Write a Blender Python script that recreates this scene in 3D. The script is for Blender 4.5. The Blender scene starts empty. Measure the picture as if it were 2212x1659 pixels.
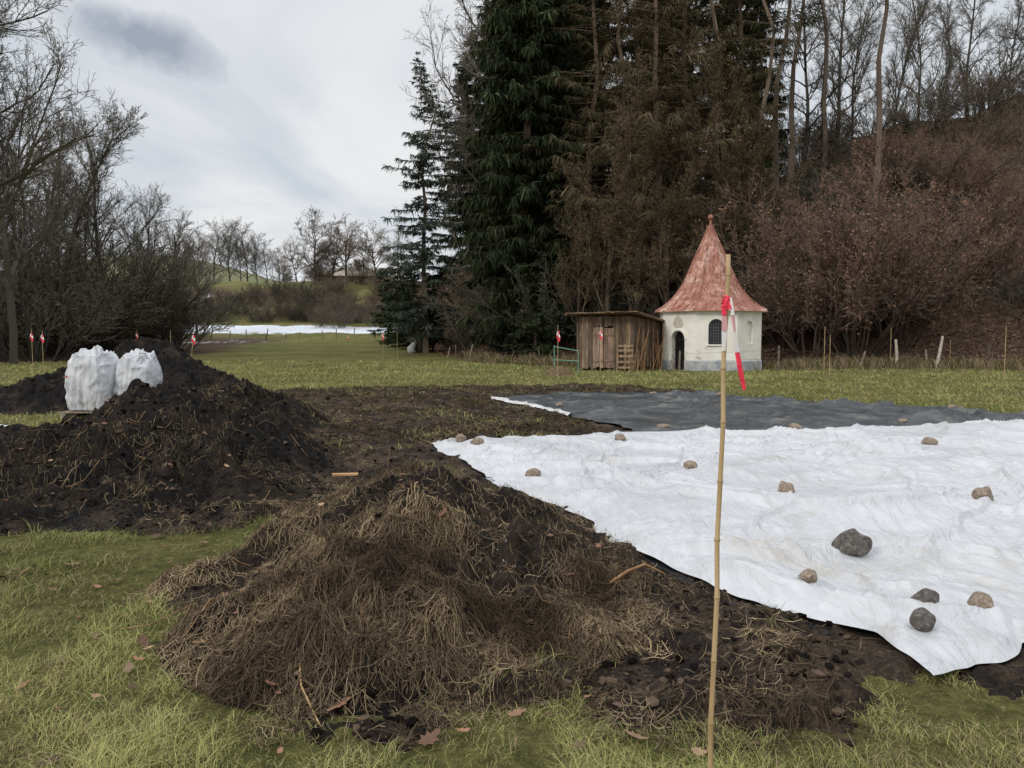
import bpy, bmesh, math, random
import numpy as np
from mathutils import Vector, Matrix, noise as mnoise
random.seed(7); RNG=np.random.default_rng(7)
scene=bpy.context.scene
scene.view_settings.view_transform='Standard'; scene.view_settings.look='None'; scene.view_settings.exposure=0

# ------------------------------------------------------------ helpers
def link(ob): scene.collection.objects.link(ob); return ob
GEO={}
def np_mesh(name,V,F,col=None,midx=None,smooth=False):
    V=np.asarray(V,dtype=np.float32); F=np.asarray(F,dtype=np.int32)
    me=bpy.data.meshes.new(name); k=F.shape[1]; M=len(F)
    me.vertices.add(len(V)); me.vertices.foreach_set('co',V.ravel())
    me.loops.add(M*k); me.loops.foreach_set('vertex_index',F.ravel())
    me.polygons.add(M); me.polygons.foreach_set('loop_start',np.arange(0,M*k,k,dtype=np.int32))
    if midx is not None: me.polygons.foreach_set('material_index',np.asarray(midx,dtype=np.int32))
    me.polygons.foreach_set('use_smooth',np.full(M,smooth,dtype=bool))
    me.update(calc_edges=True)
    if col is not None:
        c=np.ones((len(V),4),dtype=np.float32); c[:,:3]=col
        a=me.attributes.new('Col','FLOAT_COLOR','POINT'); a.data.foreach_set('color',c.ravel())
    return me
def obj(name,me,mats,loc=(0,0,0),rz=0,sc=1,parent=None):
    if not me.materials:
        for m in mats: me.materials.append(m)
    ob=bpy.data.objects.new(name,me); ob.location=loc; ob.rotation_euler=(0,0,rz)
    ob.scale=(sc,sc,sc) if not hasattr(sc,'__len__') else sc
    link(ob)
    if parent: ob.parent=parent
    return ob
def empty(name,loc=(0,0,0)):
    e=bpy.data.objects.new(name,None); e.location=loc; e.empty_display_size=.2; return link(e)
def vnoise(x,y,seed=0):
    xi=np.floor(x).astype(np.int64); yi=np.floor(y).astype(np.int64); fx=x-xi; fy=y-yi
    fx=fx*fx*fx*(fx*(fx*6-15)+10); fy=fy*fy*fy*(fy*(fy*6-15)+10)
    def h(a,b):
        n=(a*374761393+b*668265263+seed*974634777)&0xffffffff
        n=((n^(n>>13))*1274126177)&0xffffffff
        n=((n^(n>>15))*2246822519)&0xffffffff
        return ((n^(n>>16))&0xffffff)/float(0xffffff)*2-1
    a=h(xi,yi);b=h(xi+1,yi);c=h(xi,yi+1);d=h(xi+1,yi+1)
    return (a*(1-fx)+b*fx)*(1-fy)+(c*(1-fx)+d*fx)*fy
def fbm(x,y,o=4,seed=0):
    s=0;a=1;t=0
    for i in range(o):
        s=s+a*vnoise(x*2**i+i*17.3,y*2**i-i*9.1,seed+i); t+=a; a*=.5
    return s/t
def sstep(a,b,x):
    t=np.clip((x-a)/(b-a),0,1); return t*t*(3-2*t)
def sdf(poly,x,y):
    d=np.full(x.shape,1e9); ins=np.zeros(x.shape,bool); n=len(poly)
    for i in range(n):
        ax,ay=poly[i];bx,by=poly[(i+1)%n]; ex,ey=bx-ax,by-ay
        t=np.clip(((x-ax)*ex+(y-ay)*ey)/(ex*ex+ey*ey),0,1)
        d=np.minimum(d,(x-ax-t*ex)**2+(y-ay-t*ey)**2)
        if ey!=0:
            ins^=((ay>y)!=(by>y))&(x<ex*(y-ay)/ey+ax)
    d=np.sqrt(d); return np.where(ins,-d,d)

# ------------------------------------------------------------ materials
def ramp(nt,fac,stops):
    r=nt.nodes.new('ShaderNodeValToRGB'); nt.links.new(fac,r.inputs[0])
    e=r.color_ramp.elements
    while len(e)<len(stops): e.new(.5)
    for k,(p,c) in zip(e,stops): k.position=p; k.color=(c[0],c[1],c[2],1)
    return r.outputs[0]
def noisen(nt,vec,scale,detail=5,rough=.6,dist=0):
    n=nt.nodes.new('ShaderNodeTexNoise'); nt.links.new(vec,n.inputs['Vector'])
    n.inputs['Scale'].default_value=scale;n.inputs['Detail'].default_value=detail
    n.inputs['Roughness'].default_value=rough;n.inputs['Distortion'].default_value=dist
    return n.outputs['Fac']
def mix(nt,a,b,f,mode='MIX'):
    m=nt.nodes.new('ShaderNodeMix'); m.data_type='RGBA'; m.blend_type=mode
    for s,v in ((m.inputs[6],a),(m.inputs[7],b),(m.inputs[0],f)):
        if hasattr(v,'is_output'): nt.links.new(v,s)
        elif isinstance(v,(int,float)): s.default_value=v
        else: s.default_value=(v[0],v[1],v[2],1)
    return m.outputs[2]
def math_(nt,op,a,b=0.0,clamp=False):
    m=nt.nodes.new('ShaderNodeMath'); m.operation=op; m.use_clamp=clamp
    for s,v in ((m.inputs[0],a),(m.inputs[1],b)):
        if hasattr(v,'is_output'): nt.links.new(v,s)
        else: s.default_value=v
    return m.outputs[0]
def base(name,rough=.9,spec=.2):
    m=bpy.data.materials.new(name); m.use_nodes=True; nt=m.node_tree
    b=nt.nodes['Principled BSDF']; b.inputs['Roughness'].default_value=rough
    b.inputs['Specular IOR Level'].default_value=spec
    tc=nt.nodes.new('ShaderNodeTexCoord')
    return m,nt,b,tc.outputs['Object']
def bump(nt,b,h,strength=.5,dist=.02):
    n=nt.nodes.new('ShaderNodeBump'); n.inputs['Strength'].default_value=strength; n.inputs['Distance'].default_value=dist
    nt.links.new(h,n.inputs['Height']); nt.links.new(n.outputs[0],b.inputs['Normal'])
def pmat(name,stops,scale=5,rough=.9,spec=.2,bs=0,bsc=None,bd=.02,attr=False,stretch=None):
    m,nt,b,co=base(name,rough,spec)
    if stretch:
        mp=nt.nodes.new('ShaderNodeMapping'); mp.inputs['Scale'].default_value=stretch
        nt.links.new(co,mp.inputs[0]); co=mp.outputs[0]
    c=ramp(nt,noisen(nt,co,scale),stops)
    if attr:
        a=nt.nodes.new('ShaderNodeAttribute'); a.attribute_name='Col'
        c=mix(nt,c,a.outputs['Color'],1.0,'MULTIPLY')
    nt.links.new(c,b.inputs['Base Color'])
    if bs: bump(nt,b,noisen(nt,co,bsc or scale*3,6),bs,bd)
    return m
def attrmat(name,rough=.85,spec=.15):
    m,nt,b,co=base(name,rough,spec)
    a=nt.nodes.new('ShaderNodeAttribute'); a.attribute_name='Col'
    nt.links.new(a.outputs['Color'],b.inputs['Base Color']); return m
def diffmat(name):
    m=bpy.data.materials.new(name); m.use_nodes=True; nt=m.node_tree; nt.nodes.clear()
    a=nt.nodes.new('ShaderNodeAttribute'); a.attribute_name='Col'
    d=nt.nodes.new('ShaderNodeBsdfDiffuse'); o=nt.nodes.new('ShaderNodeOutputMaterial')
    nt.links.new(a.outputs['Color'],d.inputs['Color']); nt.links.new(d.outputs[0],o.inputs[0]); return m
M_grass=diffmat('grass_blades')
M_straw=diffmat('straw')
M_twig=diffmat('twig_bark')
M_bark=pmat('bark',[(.35,(.035,.028,.022)),(.65,(.11,.09,.07))],4,.95,.1,.6,12,.03,stretch=(1,1,.3))
M_leaf=diffmat('dead_leaf')
M_wood=pmat('weathered_wood',[(.3,(.08,.056,.04)),(.55,(.17,.125,.09)),(.75,(.29,.235,.19))],5,.9,.15,.5,20,.01,attr=True,stretch=(3,3,.35))
M_post=pmat('post_wood',[(.3,(.16,.12,.085)),(.7,(.36,.31,.24))],8,.9,.15,.4,25,.01,stretch=(2,2,.4))
M_bamboo=pmat('bamboo',[(.3,(.30,.20,.09)),(.5,(.44,.31,.16)),(.7,(.54,.40,.23))],7,.5,.35,.1,30,.002,stretch=(4,4,.25))
M_iron=pmat('dark_iron',[(.3,(.012,.012,.012)),(.7,(.04,.035,.03))],9,.6,.4)
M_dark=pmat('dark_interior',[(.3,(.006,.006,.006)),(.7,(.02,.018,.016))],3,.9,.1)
M_glass=pmat('old_glass',[(.3,(.015,.018,.02)),(.7,(.06,.065,.07))],4,.15,.5)

# ------------------------------------------------------------ terrain functions
EX=[-60,-22,-14,-8,-2,2,10,25,60]; EY=[170,130,92,68,50,43.5,41.5,40,38]
def edge_y(x): return np.interp(x,EX,EY)
def ground_z(x,y):
    x=np.asarray(x,float); y=np.asarray(y,float)
    z=np.interp(y,[0,50,92,114,120,140,200,2000],[0,0,.9,3.3,4.8,10.6,12,20])
    fac=sstep(40,5,x)
    z=z*fac
    Hm=np.interp(x,[-24,-12,0,8,18,30,60],[0,3,7,9.5,12.5,18.0,24])
    Hm=Hm*(1+.05*fbm(x/4,y*0,3,77))
    d=y-edge_y(x)
    z=np.maximum(z,Hm*sstep(-1,27,d)) 
    z=z+15.5*np.exp(-((x+122)/48)**2-((y-275)/55)**2)
    z=z+fbm(x/6,y/6,3,3)*np.interp(y,[0,25,60,200],[.015,.03,.15,.8])
    return z
SOIL=[(-4.6,7.0),(-3.1,6.5),(-2.0,6.8),(-1.8,5.5),(-2.15,4.85),(-1.75,3.95),(-1.06,3.5),(-.44,3.15),(0,3.22),(.26,3.48),(.46,3.3),(.7,3.16),(.95,3.25),(1.25,3.22),(1.6,3.25),(1.92,3.4),(2.6,3.6),(5,4.2),(12,4.6),(12.3,13.6),(9.4,13.9),(8.8,15.4),(6.5,18),(5.2,22),(2.9,25.2),(-2.9,24.3),(-6,23),(-7.2,21.5),(-6.6,17),(-6.6,14.2),(-7.6,13.0),(-7.1,10.7),(-7.6,9),(-6,7.6)]
HEAP=[(-4.3,9.7,1.8,3.0,1.02),(-3.55,9.6,1.45,2.3,.78),(-5.7,10.0,2.3,2.6,.42),(-5.0,7.9,2.6,1.8,.36),(-3.3,8.0,1.7,1.8,.32),(-4.8,13.4,1.7,3.2,.85),
      (-8.5,18.7,2.4,2.3,1.72),(-7.7,17.9,2.4,2.4,1.2),(-10.4,17.9,2.4,1.9,.80),(-6.3,16.8,1.9,2.6,.6),(-8.4,13.0,.95,.7,.2)]
def heap_h(x,y):
    s=0
    for cx,cy,rx,ry,h in HEAP:
        r=np.sqrt(((x-cx)/rx)**2+((y-cy)/ry)**2)
        s=s+(h*np.clip(1-r,0,1)**1.0*(1-.14*np.exp(-(r/.12)**2)))**3.5
    s=s**(1/3.5)
    a=np.clip(s*3,0,1)
    n=fbm(x*1.1,y*1.1,3,11)*.19+np.abs(fbm(x*2.6,y*2.6,3,12))*.30+np.abs(fbm(x*6,y*6,3,13))*.17+np.abs(fbm(x*15,y*15,2,14))*.05-.12
    return s+a*n-(1-a)*.06
def straw_h(x,y):
    s=0
    for cx,cy,rx,ry,h in [(-.92,6.0,1.2,1.9,.58),(-.25,5.75,1.0,1.6,.40),(-.75,4.7,1.3,1.55,.32),(-1.15,4.35,.85,1.0,.24),(.0,4.4,.9,1.15,.18),(-2.0,4.95,.40,.45,.13),(-1.5,5.6,.75,1.0,.20),(-.6,3.8,.8,.6,.12),(.45,4.9,.6,.9,.12)]:
        r2=((x-cx)/rx)**2+((y-cy)/ry)**2
        s=s+(h*np.clip(1-r2,0,1)**1.35)**4
    s=s**(1/4.)
    a=np.clip(s*6,0,1)
    n=fbm(x*1.9,y*1.9,3,21)*.20+np.abs(fbm(x*4,y*4,3,22))*.15+fbm(x*20,y*20,2,23)*.02-.05
    return s+a*n-(1-a)*.06
def soil_m(x,y):
    sd=sdf(SOIL,x,y)+fbm(x*1.6,y*1.6,3,31)*.36+fbm(x*6,y*6,3,38)*.22
    return sstep(.12,-.25,sd)
def soil_h(x,y):
    m=soil_m(x,y)
    n=.02+np.abs(fbm(x*2.6,y*2.6,4,32))*.14+np.abs(fbm(x*12,y*12,2,33))*.04-.02
    return m*n-(1-m)*.05
def near_z(x,y):
    x=np.asarray(x,float);y=np.asarray(y,float)
    return ground_z(x,y)+np.maximum(0,np.maximum(soil_h(x,y),np.maximum(heap_h(x,y),straw_h(x,y))))

def axis(lo,hi,dlo,dhi,step,grow=1.09):
    a=list(np.arange(dlo,dhi,step)); s=step; v=dhi
    while v<hi: a.append(v); s*=grow; v+=s
    a.append(hi); s=step; v=dlo-step
    while v>lo: a.insert(0,v); s*=grow; v-=s
    a.insert(0,lo); return np.array(a)
def grid(xs,ys,zf):
    X,Y=np.meshgrid(xs,ys); Z=zf(X,Y); nx=len(xs);ny=len(ys)
    V=np.stack([X,Y,Z],-1).reshape(-1,3)
    i=np.arange(nx*ny).reshape(ny,nx)
    F=np.stack([i[:-1,:-1],i[:-1,1:],i[1:,1:],i[1:,:-1]],-1).reshape(-1,4)
    return V,F,X,Y
xs=axis(-2500,2500,-60,60,.5); ys=axis(-300,3000,0,150,.5)
V,F,X,Y=grid(xs,ys,ground_z)
d=Y-edge_y(X)
lit=sstep(-2.5,1.5,d+fbm(X/2,Y/2,3,5)*1.5)*sstep(-26,-14,X)
lft=sstep(0,4,-(X+19+ (Y-45)*.12)+fbm(X/3,Y/3,3,6)*2)*sstep(38,50,Y)*sstep(100,88,Y)
bank=sstep(112,118,Y)*sstep(140,132,Y)
bk=bank*np.clip(.62+fbm(X/5,Y/4,3,15)*1.0,0,1)
lit=np.clip(np.maximum(np.maximum(lit,lft),bk),0,1)
snow=sstep(96,100,Y)*sstep(111,107,Y)*sstep(-62,-46,X)*sstep(-8,-16,X)*.60
snow=np.maximum(snow,.46*sstep(2.6,.6,np.abs(X+48-(Y-116)*-.12))*sstep(112,116,Y)*sstep(136,130,Y))
snow=np.maximum(snow,.33*sstep(70,84,Y)*sstep(96,88,Y)*sstep(-20,-26,X)*sstep(-60,-50,X))
far=sstep(128,165,Y)
col=np.stack([lit,snow,far],-1).reshape(-1,3)
me=np_mesh('ground',V,F,col,smooth=True)
m,nt,b,co=base('meadow_ground',.95,.1)
a=nt.nodes.new('ShaderNodeAttribute'); a.attribute_name='Col'
sp=nt.nodes.new('ShaderNodeSeparateColor'); nt.links.new(a.outputs['Color'],sp.inputs[0])
g1=ramp(nt,noisen(nt,co,.30,7,.7),[(.3,(.10,.105,.038)),(.5,(.158,.16,.056)),(.66,(.225,.205,.09))])
g2=ramp(nt,noisen(nt,co,9,8,.85),[(.32,(.25,.22,.18)),(.5,(.8,.78,.74)),(.68,(1.6,1.5,1.3))])
g=mix(nt,g1,g2,1.0,'MULTIPLY')
g=mix(nt,g,(.165,.17,.10),math_(nt,'MULTIPLY',sp.outputs[2],.8))
l=ramp(nt,noisen(nt,co,3.0,8,.75),[(.3,(.030,.022,.016)),(.5,(.08,.054,.038)),(.68,(.18,.115,.08))])
g=mix(nt,g,l,sp.outputs[0])
sn=noisen(nt,co,.7,7,.75)
sm=math_(nt,'MULTIPLY',math_(nt,'SUBTRACT',math_(nt,'ADD',sp.outputs[1],sn),.86),6,True)
g=mix(nt,g,(.66,.69,.73),sm)
nt.links.new(g,b.inputs['Base Color']); bump(nt,b,noisen(nt,co,14,8,.8),1.0,.06)
obj('ground',me,[m])

xs=np.arange(-8.5,13,.045); ys=np.arange(2.9,26,.045)
WHITE_IN=[(-1.15,11.4),(.0,8.5),(.7,7.0),(1.1,5.5),(1.4,4.9),(2.1,4.1),(2.1,3.7),(3.0,4.2),(12,4.8),(12,14.0),(8.5,15.6),(4.6,20.4),(2.4,21),(-.3,19.3),(2.2,12.6)]
def soil_surface(x,y):
    h=soil_h(x,y); k=sstep(.05,-.12,sdf(WHITE_IN,x,y))
    return ground_z(x,y)+h*(1-k)+np.minimum(h,.01)*k
V,F,X,Y=grid(xs,ys,soil_surface)
me=np_mesh('soil_bed',V,F,smooth=True)
def soilmat(name,stops,sc,spec=.2,fine=45):
    m,nt,b,co=base(name,.95,spec)
    c=ramp(nt,noisen(nt,co,sc,9,.75),stops)
    c2=ramp(nt,noisen(nt,co,fine,4,.75),[(.3,(.3,.3,.3)),(.52,(1,1,1)),(.62,(1.7,1.55,1.4)),(.75,(3.2,2.7,2.2))])
    c=mix(nt,c,c2,1.0,'MULTIPLY')
    nt.links.new(c,b.inputs['Base Color']); bump(nt,b,noisen(nt,co,24,8,.8),1.0,.05)
    return m
M_soil=soilmat('tilled_soil',[(.32,(.012,.010,.009)),(.46,(.034,.024,.018)),(.56,(.08,.058,.041)),(.66,(.13,.10,.066))],2.0)
M_black=soilmat('black_compost',[(.3,(.0055,.0055,.006)),(.50,(.013,.011,.010)),(.57,(.036,.027,.02)),(.68,(.085,.061,.044))],1.5)
obj('soil_bed',me,[M_soil])
xs=np.arange(-13,-1.2,.035); ys=np.arange(5.6,21.6,.04)
V,F,X,Y=grid(xs,ys,lambda x,y:ground_z(x,y)+heap_h(x,y))
obj('black_compost_heap',np_mesh('black_compost_heap',V,F,smooth=True),[M_black])
xs=np.arange(-2.7,1.6,.018); ys=np.arange(2.9,8.1,.018)
V,F,X,Y=grid(xs,ys,lambda x,y:ground_z(x,y)+straw_h(x,y))
M_sh=soilmat('straw_compost',[(.3,(.007,.006,.005)),(.48,(.017,.013,.010)),(.62,(.05,.037,.027))],2.2)
obj('straw_compost_heap',np_mesh('straw_compost_heap',V,F,smooth=True),[M_sh])

# ------------------------------------------------------------ ribbons
def ribbons(P,W,side,colr):
    n,k,_=P.shape
    L=P-side[:,None,:]*W[:,:,None]; R=P+side[:,None,:]*W[:,:,None]
    V=np.stack([L,R],2).reshape(-1,3)
    b=np.arange(n)[:,None]*(2*k)
    F=[]
    for j in range(k-1):
        F.append(np.concatenate([b+2*j,b+2*j+1,b+2*j+3,b+2*j+2],1))
    F=np.stack(F,1).reshape(-1,4)
    C=np.repeat(colr,2*k,0)
    return V,F,C
def grass_patch(name,n,ylo,yhi,seed):
    r=np.random.default_rng(seed)
    y=np.exp(r.uniform(math.log(ylo),math.log(yhi),n)); x=r.uniform(-1,1,n)*(y*.74+.9)
    sm=soil_m(x,y); tuft=(fbm(x*1.1,y*1.1,3,47)>.26)&(r.random(n)<.4)&(sdf(WHITE_IN,x,y)>.25)
    keep=((sm<.55)|tuft)&(heap_h(x,y)<.0)&(straw_h(x,y)<.02)&(y<edge_y(x)-.5)
    x=x[keep];y=y[keep];sm=sm[keep];n=len(x)
    pn=fbm(x*3.2,y*3.2,4,41); big=fbm(x*.6,y*.6,4,43); br=fbm(x*1.5,y*1.2,3,49)
    keep=r.random(n)<np.clip(.72+pn*1.6-.2*big,.28,1); x=x[keep];y=y[keep];pn=pn[keep];big=big[keep];sm=sm[keep];br=br[keep];n=len(x)
    z=ground_z(x,y)-.005+np.where(sm>.3,np.maximum(soil_h(x,y),0),0)
    h=(.020+.042*r.random(n)**1.7)*(1+1.5*pn)*np.clip((y/5)**.3,1,1.6)*(1-.25*big)*(1-.6*np.clip(br,0,1))
    h=np.clip(h,.010,.2)
    w=.00125*np.clip(y/4,.8,12)**.9*(.7+.8*r.random(n))
    th=r.uniform(0,2*np.pi,n)+fbm(x*2,y*2,2,44)*4; lean=r.uniform(.4,2.8,n)*h
    dx=np.cos(th);dy=np.sin(th)
    P=np.zeros((n,3,3)); q=np.outer(lean,[0,.35,1])
    P[:,:,0]=x[:,None]+q*dx[:,None]; P[:,:,1]=y[:,None]+q*dy[:,None]; P[:,:,2]=z[:,None]+np.outer(h,[0,.7,.85])
    th2=r.uniform(-.9,.9,n); side=np.stack([np.cos(th2),np.sin(th2),np.zeros(n)],1)
    W=np.outer(w,[1,.8,.15])
    t=np.clip(.50+.6*big+.6*pn+r.normal(0,.30,n),0,1.25)[:,None]
    c=(1-t)*np.array([.085,.102,.034])+t*np.array([.355,.355,.135])
    dead=(r.random(n)<np.clip(.21+.75*br+.3*fbm(x*3,y*3,3,48),.05,.88))[:,None]
    c=np.where(dead,np.array([.36,.28,.165])*(.25+.95*r.random((n,1))),c)
    V,F,C=ribbons(P,W,side,c)
    obj(name,np_mesh(name,V,F,C),[M_grass])
grass_patch('grass',480000,2.3,48,51)

def straw_patch(name,n,region,hfun,mask,lens,wid,cols,seed,lift=.02,tmin=.1,te=1.7):
    r=np.random.default_rng(seed)
    x=r.uniform(region[0],region[1],n);y=r.uniform(region[2],region[3],n)
    p=mask(x,y); k=r.random(n)<p; x=x[k];y=y[k];n=len(x)
    L=lens[0]+(lens[1]-lens[0])*r.random(n)**2.2
    th=r.uniform(0,2*np.pi,n)*.8+fbm(x*2.5,y*2.5,2,seed)*5
    P=np.zeros((n,4,3)); bend=r.normal(0,.35,n)
    for j,s in enumerate([-.5,-.17,.17,.5]):
        a=th+bend*s*2
        P[:,j,0]=x+np.cos(a)*L*s; P[:,j,1]=y+np.sin(a)*L*s
        P[:,j,2]=hfun(P[:,j,0],P[:,j,1])+.003
    lf=np.abs(r.normal(0,lift,(n,2)))
    P[:,0,2]+=lf[:,0]*.8; P[:,3,2]+=lf[:,1]*1.2; P[:,1:3,2]+=(np.maximum(0,(P[:,0,2]+P[:,3,2])/2-P[:,1,2])*.6)[:,None]+.003
    side=np.stack([-np.sin(th),np.cos(th),r.normal(0,.5,n)],1); side/=np.linalg.norm(side,axis=1)[:,None]
    w=wid*(.5+r.random(n)); W=np.outer(w,[.8,1,1,.5])
    tone=np.clip(.65+1.2*fbm(x*1.7,y*1.7,3,seed+9),tmin,1.3)[:,None]
    t=(r.random(n)**te)[:,None]*tone
    c=(1-t)*np.array(cols[0])+t*np.array(cols[1])
    V,F,C=ribbons(P,W,side,c)
    return obj(name,np_mesh(name,V,F,C),[M_straw])
def mk_straw(x,y):
    blk=np.exp(-((x+.60)/.75)**2-((y-5.7)/.95)**2)+np.exp(-((x-.25)/.55)**2-((y-6.2)/1.0)**2)
    sh=straw_h(x,y); p=np.clip(.95+fbm(x*1.8,y*1.8,3,61)*1.5-1.35*blk,0.07,1)
    return np.where(sh>0,p,.25*np.clip(.4+2*fbm(x*3,y*3,3,67),0,1)*(soil_m(x,y)>.05))*(sdf(WHITE_IN,x,y)>.12)
straw_patch('straw_litter',190000,(-2.4,1.5,3.0,7.4),near_z,mk_straw,(.03,.18),.0014,((.04,.028,.02),(.48,.365,.22)),71,.022,te=1.5)
def mk_soil(x,y):
    return (soil_m(x,y)>.2)*np.clip(.35+fbm(x*1.1,y*1.1,3,62)*1.6,0.05,1)*(sdf(WHITE_IN,x,y)>.12)
straw_patch('soil_straw',100000,(-6,5,3.0,12),near_z,mk_soil,(.03,.14),.0015,((.03,.022,.016),(.33,.255,.16)),72,.012)
straw_patch('soil_stubble',90000,(-8,5,11,25.5),near_z,mk_soil,(.06,.22),.005,((.038,.029,.019),(.28,.225,.12)),73,.03)
straw_patch('heap_straw',22000,(-8,-1.5,6.3,13),near_z,lambda x,y:(heap_h(x,y)>0)*np.clip(.05+fbm(x*.9,y*.9,3,66)*1.6,.02,1),(.04,.24),.0022,((.025,.018,.012),(.32,.25,.15)),74,.03)

# ------------------------------------------------------------ builder
class B:
    def __init__(s): s.v=[];s.f=[];s.m=[];s.c=[]
    def add(s,vs,fs,mi=0,c=(1,1,1)):
        o=len(s.v); s.v+= [tuple(p) for p in vs]; s.c+=[c]*len(vs)
        for f in fs: s.f.append([i+o for i in f]); s.m.append(mi)
    def box(s,ctr,size,mi=0,R=None,c=(1,1,1)):
        R=R or Matrix.Identity(3); ctr=Vector(ctr)
        vs=[ctr+R@Vector((sx*size[0]/2,sy*size[1]/2,sz*size[2]/2)) for sx in(-1,1) for sy in(-1,1) for sz in(-1,1)]
        s.add(vs,[(0,1,3,2),(4,6,7,5),(0,4,5,1),(2,3,7,6),(0,2,6,4),(1,5,7,3)],mi,c)
    def tube(s,pts,rad,n=6,mi=0,c=(1,1,1),cap=True):
        pts=[Vector(p) for p in pts]; 
        if not hasattr(rad,'__len__'): rad=[rad]*len(pts)
        vs=[]
        for i,p in enumerate(pts):
            t=(pts[min(i+1,len(pts)-1)]-pts[max(i-1,0)]).normalized()
            a=t.cross(Vector((0.31,.95,.05))); 
            if a.length<.05: a=t.cross(Vector((1,0,0)))
            a.normalize(); bb=t.cross(a)
            for k in range(n):
                an=2*math.pi*k/n; vs.append(p+(a*math.cos(an)+bb*math.sin(an))*rad[i])
        fs=[]
        for i in range(len(pts)-1):
            for k in range(n):
                fs.append((i*n+k,i*n+(k+1)%n,(i+1)*n+(k+1)%n,(i+1)*n+k))
        if cap: fs.append(tuple(range(n))[::-1]); fs.append(tuple(range((len(pts)-1)*n,len(pts)*n)))
        s.add(vs,fs,mi,c)
    def mesh(s,name,smooth=False):
        me=bpy.data.meshes.new(name); me.from_pydata(s.v,[],s.f)
        me.polygons.foreach_set('material_index',s.m); me.polygons.foreach_set('use_smooth',[smooth]*len(s.f))
        a=me.attributes.new('Col','FLOAT_COLOR','POINT'); a.data.foreach_set('color',np.array([(c[0],c[1],c[2],1) for c in s.c],dtype=np.float32).ravel())
        me.update(); return me
    def ob(s,name,mats,parent=None,smooth=False,loc=(0,0,0)):
        return obj(name,s.mesh(name,smooth),mats,parent=parent,loc=loc)
def gz(x,y): return float(ground_z(np.array([x]),np.array([y]))[0])
def nz(x,y): return float(near_z(np.array([x]),np.array([y]))[0])

# ------------------------------------------------------------ sheets (Coons patches)
def poly_eval(pts,t):
    pts=np.array(pts,float); seg=np.r_[0,np.cumsum(np.linalg.norm(np.diff(pts,axis=0),axis=1))]; seg/=seg[-1]
    return np.stack([np.interp(t,seg,pts[:,i]) for i in (0,1)],-1)
def coons(Bo,To,Le,Ri,nu,nv,wob=.0,seed=0):
    u=np.linspace(0,1,nu); v=np.linspace(0,1,nv)
    b=poly_eval(Bo,u);t=poly_eval(To,u);l=poly_eval(Le,v);r=poly_eval(Ri,v)
    U,Vv=np.meshgrid(u,v); U=U[...,None];Vv=Vv[...,None]
    P=(1-Vv)*b[None]+Vv*t[None]+(1-U)*l[:,None]+U*r[:,None]-((1-U)*(1-Vv)*b[0]+U*(1-Vv)*b[-1]+(1-U)*Vv*t[0]+U*Vv*t[-1])
    x=P[...,0]+fbm(P[...,0]*1.8,P[...,1]*1.8,3,seed)*wob; y=P[...,1]+fbm(P[...,0]*1.8,P[...,1]*1.8,3,seed+5)*wob
    e=np.minimum(np.minimum(U[...,0]*nu,(1-U[...,0])*nu),np.minimum(Vv[...,0]*nv,(1-Vv[...,0])*nv))
    return x,y,e
def sheet_mesh(name,x,y,z,smooth=True):
    ny,nx=x.shape; V=np.stack([x,y,z],-1).reshape(-1,3); i=np.arange(nx*ny).reshape(ny,nx)
    F=np.stack([i[:-1,:-1],i[:-1,1:],i[1:,1:],i[1:,:-1]],-1).reshape(-1,4)
    return np_mesh(name,V,F,smooth=smooth)
def crease(u,v,seed,sharp):
    return np.clip(1-np.abs(fbm(u,v,3,seed))*sharp,0,1)**1.4
def wr(x,y,seed,f=1.0):
    wx=x+fbm(x*.5,y*.5,3,seed)*1.0; wy=y+fbm(x*.5,y*.5,3,seed+1)*1.0
    md=np.clip(.55+1.3*fbm(x*.7,y*.7,2,seed+11),.1,1.3)
    a=crease((wx*.5+wy*.9)*.9*f,(wx*.9-wy*.5)*.25*f,seed+2,6)
    c=crease((wx*.9-wy*.3)*1.3*f,(wx*.3+wy*.9)*.35*f,seed+3,7)
    d=crease((wx*.15+wy)*3.4*f,(wx-wy*.15)*.7*f,seed+8,5)
    e=crease((wx-wy*.5)*4.5*f,(wx*.5+wy)*.9*f,seed+18,5)
    return a*.046+c*.032+(d*.018+e*.016)*md+fbm(x*.6,y*.6,2,seed+4)*.065
WL=[(1.97,3.58),(1.9,4.1),(1.575,4.46),(1.23,4.9),(.97,5.6),(.40,7.22),(-.29,8.8),(-.75,10.2),(-1.22,11.45)]
WB=[(1.97,3.58),(2.6,3.97),(3.8,4.3),(6,4.4),(9,4.5),(12,4.6)]
WT=[(-1.22,11.45),(.3,12.0),(1.65,12.5),(4,12.7),(6.1,13.1),(9.07,13.9),(12.2,14.3)]
WR=[(12,4.6),(12.2,9),(12.2,14.3)]
x,y,e=coons(WB,WT,WL,WR,680,500,.12,81)
def pit(x,y,cx,cy,r,a): return a*np.exp(-((x-cx)**2+(y-cy)**2)/r**2)
def white_z(x,y):
    z=.115+wr(x,y,82)*1.6
    z=z+pit(x,y,2.45,5.6,.35,-.05)+pit(x,y,3.0,6.7,.6,.11)+pit(x,y,4.6,9.2,1.2,.12)+pit(x,y,5.2,5.6,.9,.06)+pit(x,y,4.3,7.1,.4,-.04)
    return .06+np.logaddexp(0,(z-.06)*40)/40
z=white_z(x,y); k=np.exp(-e/8.); z=z*(1-k)+(.06+.03*fbm(x*2.2,y*2.2,2,88))*k
me=sheet_mesh('white_silage_sheet',x,y,z)
m,nt,b,co=base('white_plastic_sheet',.42,.4)
s1=ramp(nt,noisen(nt,co,.6,9,.78,.8),[(.33,(.585,.60,.625)),(.55,(.535,.545,.565)),(.63,(.49,.48,.462)),(.72,(.40,.36,.31))])
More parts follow.
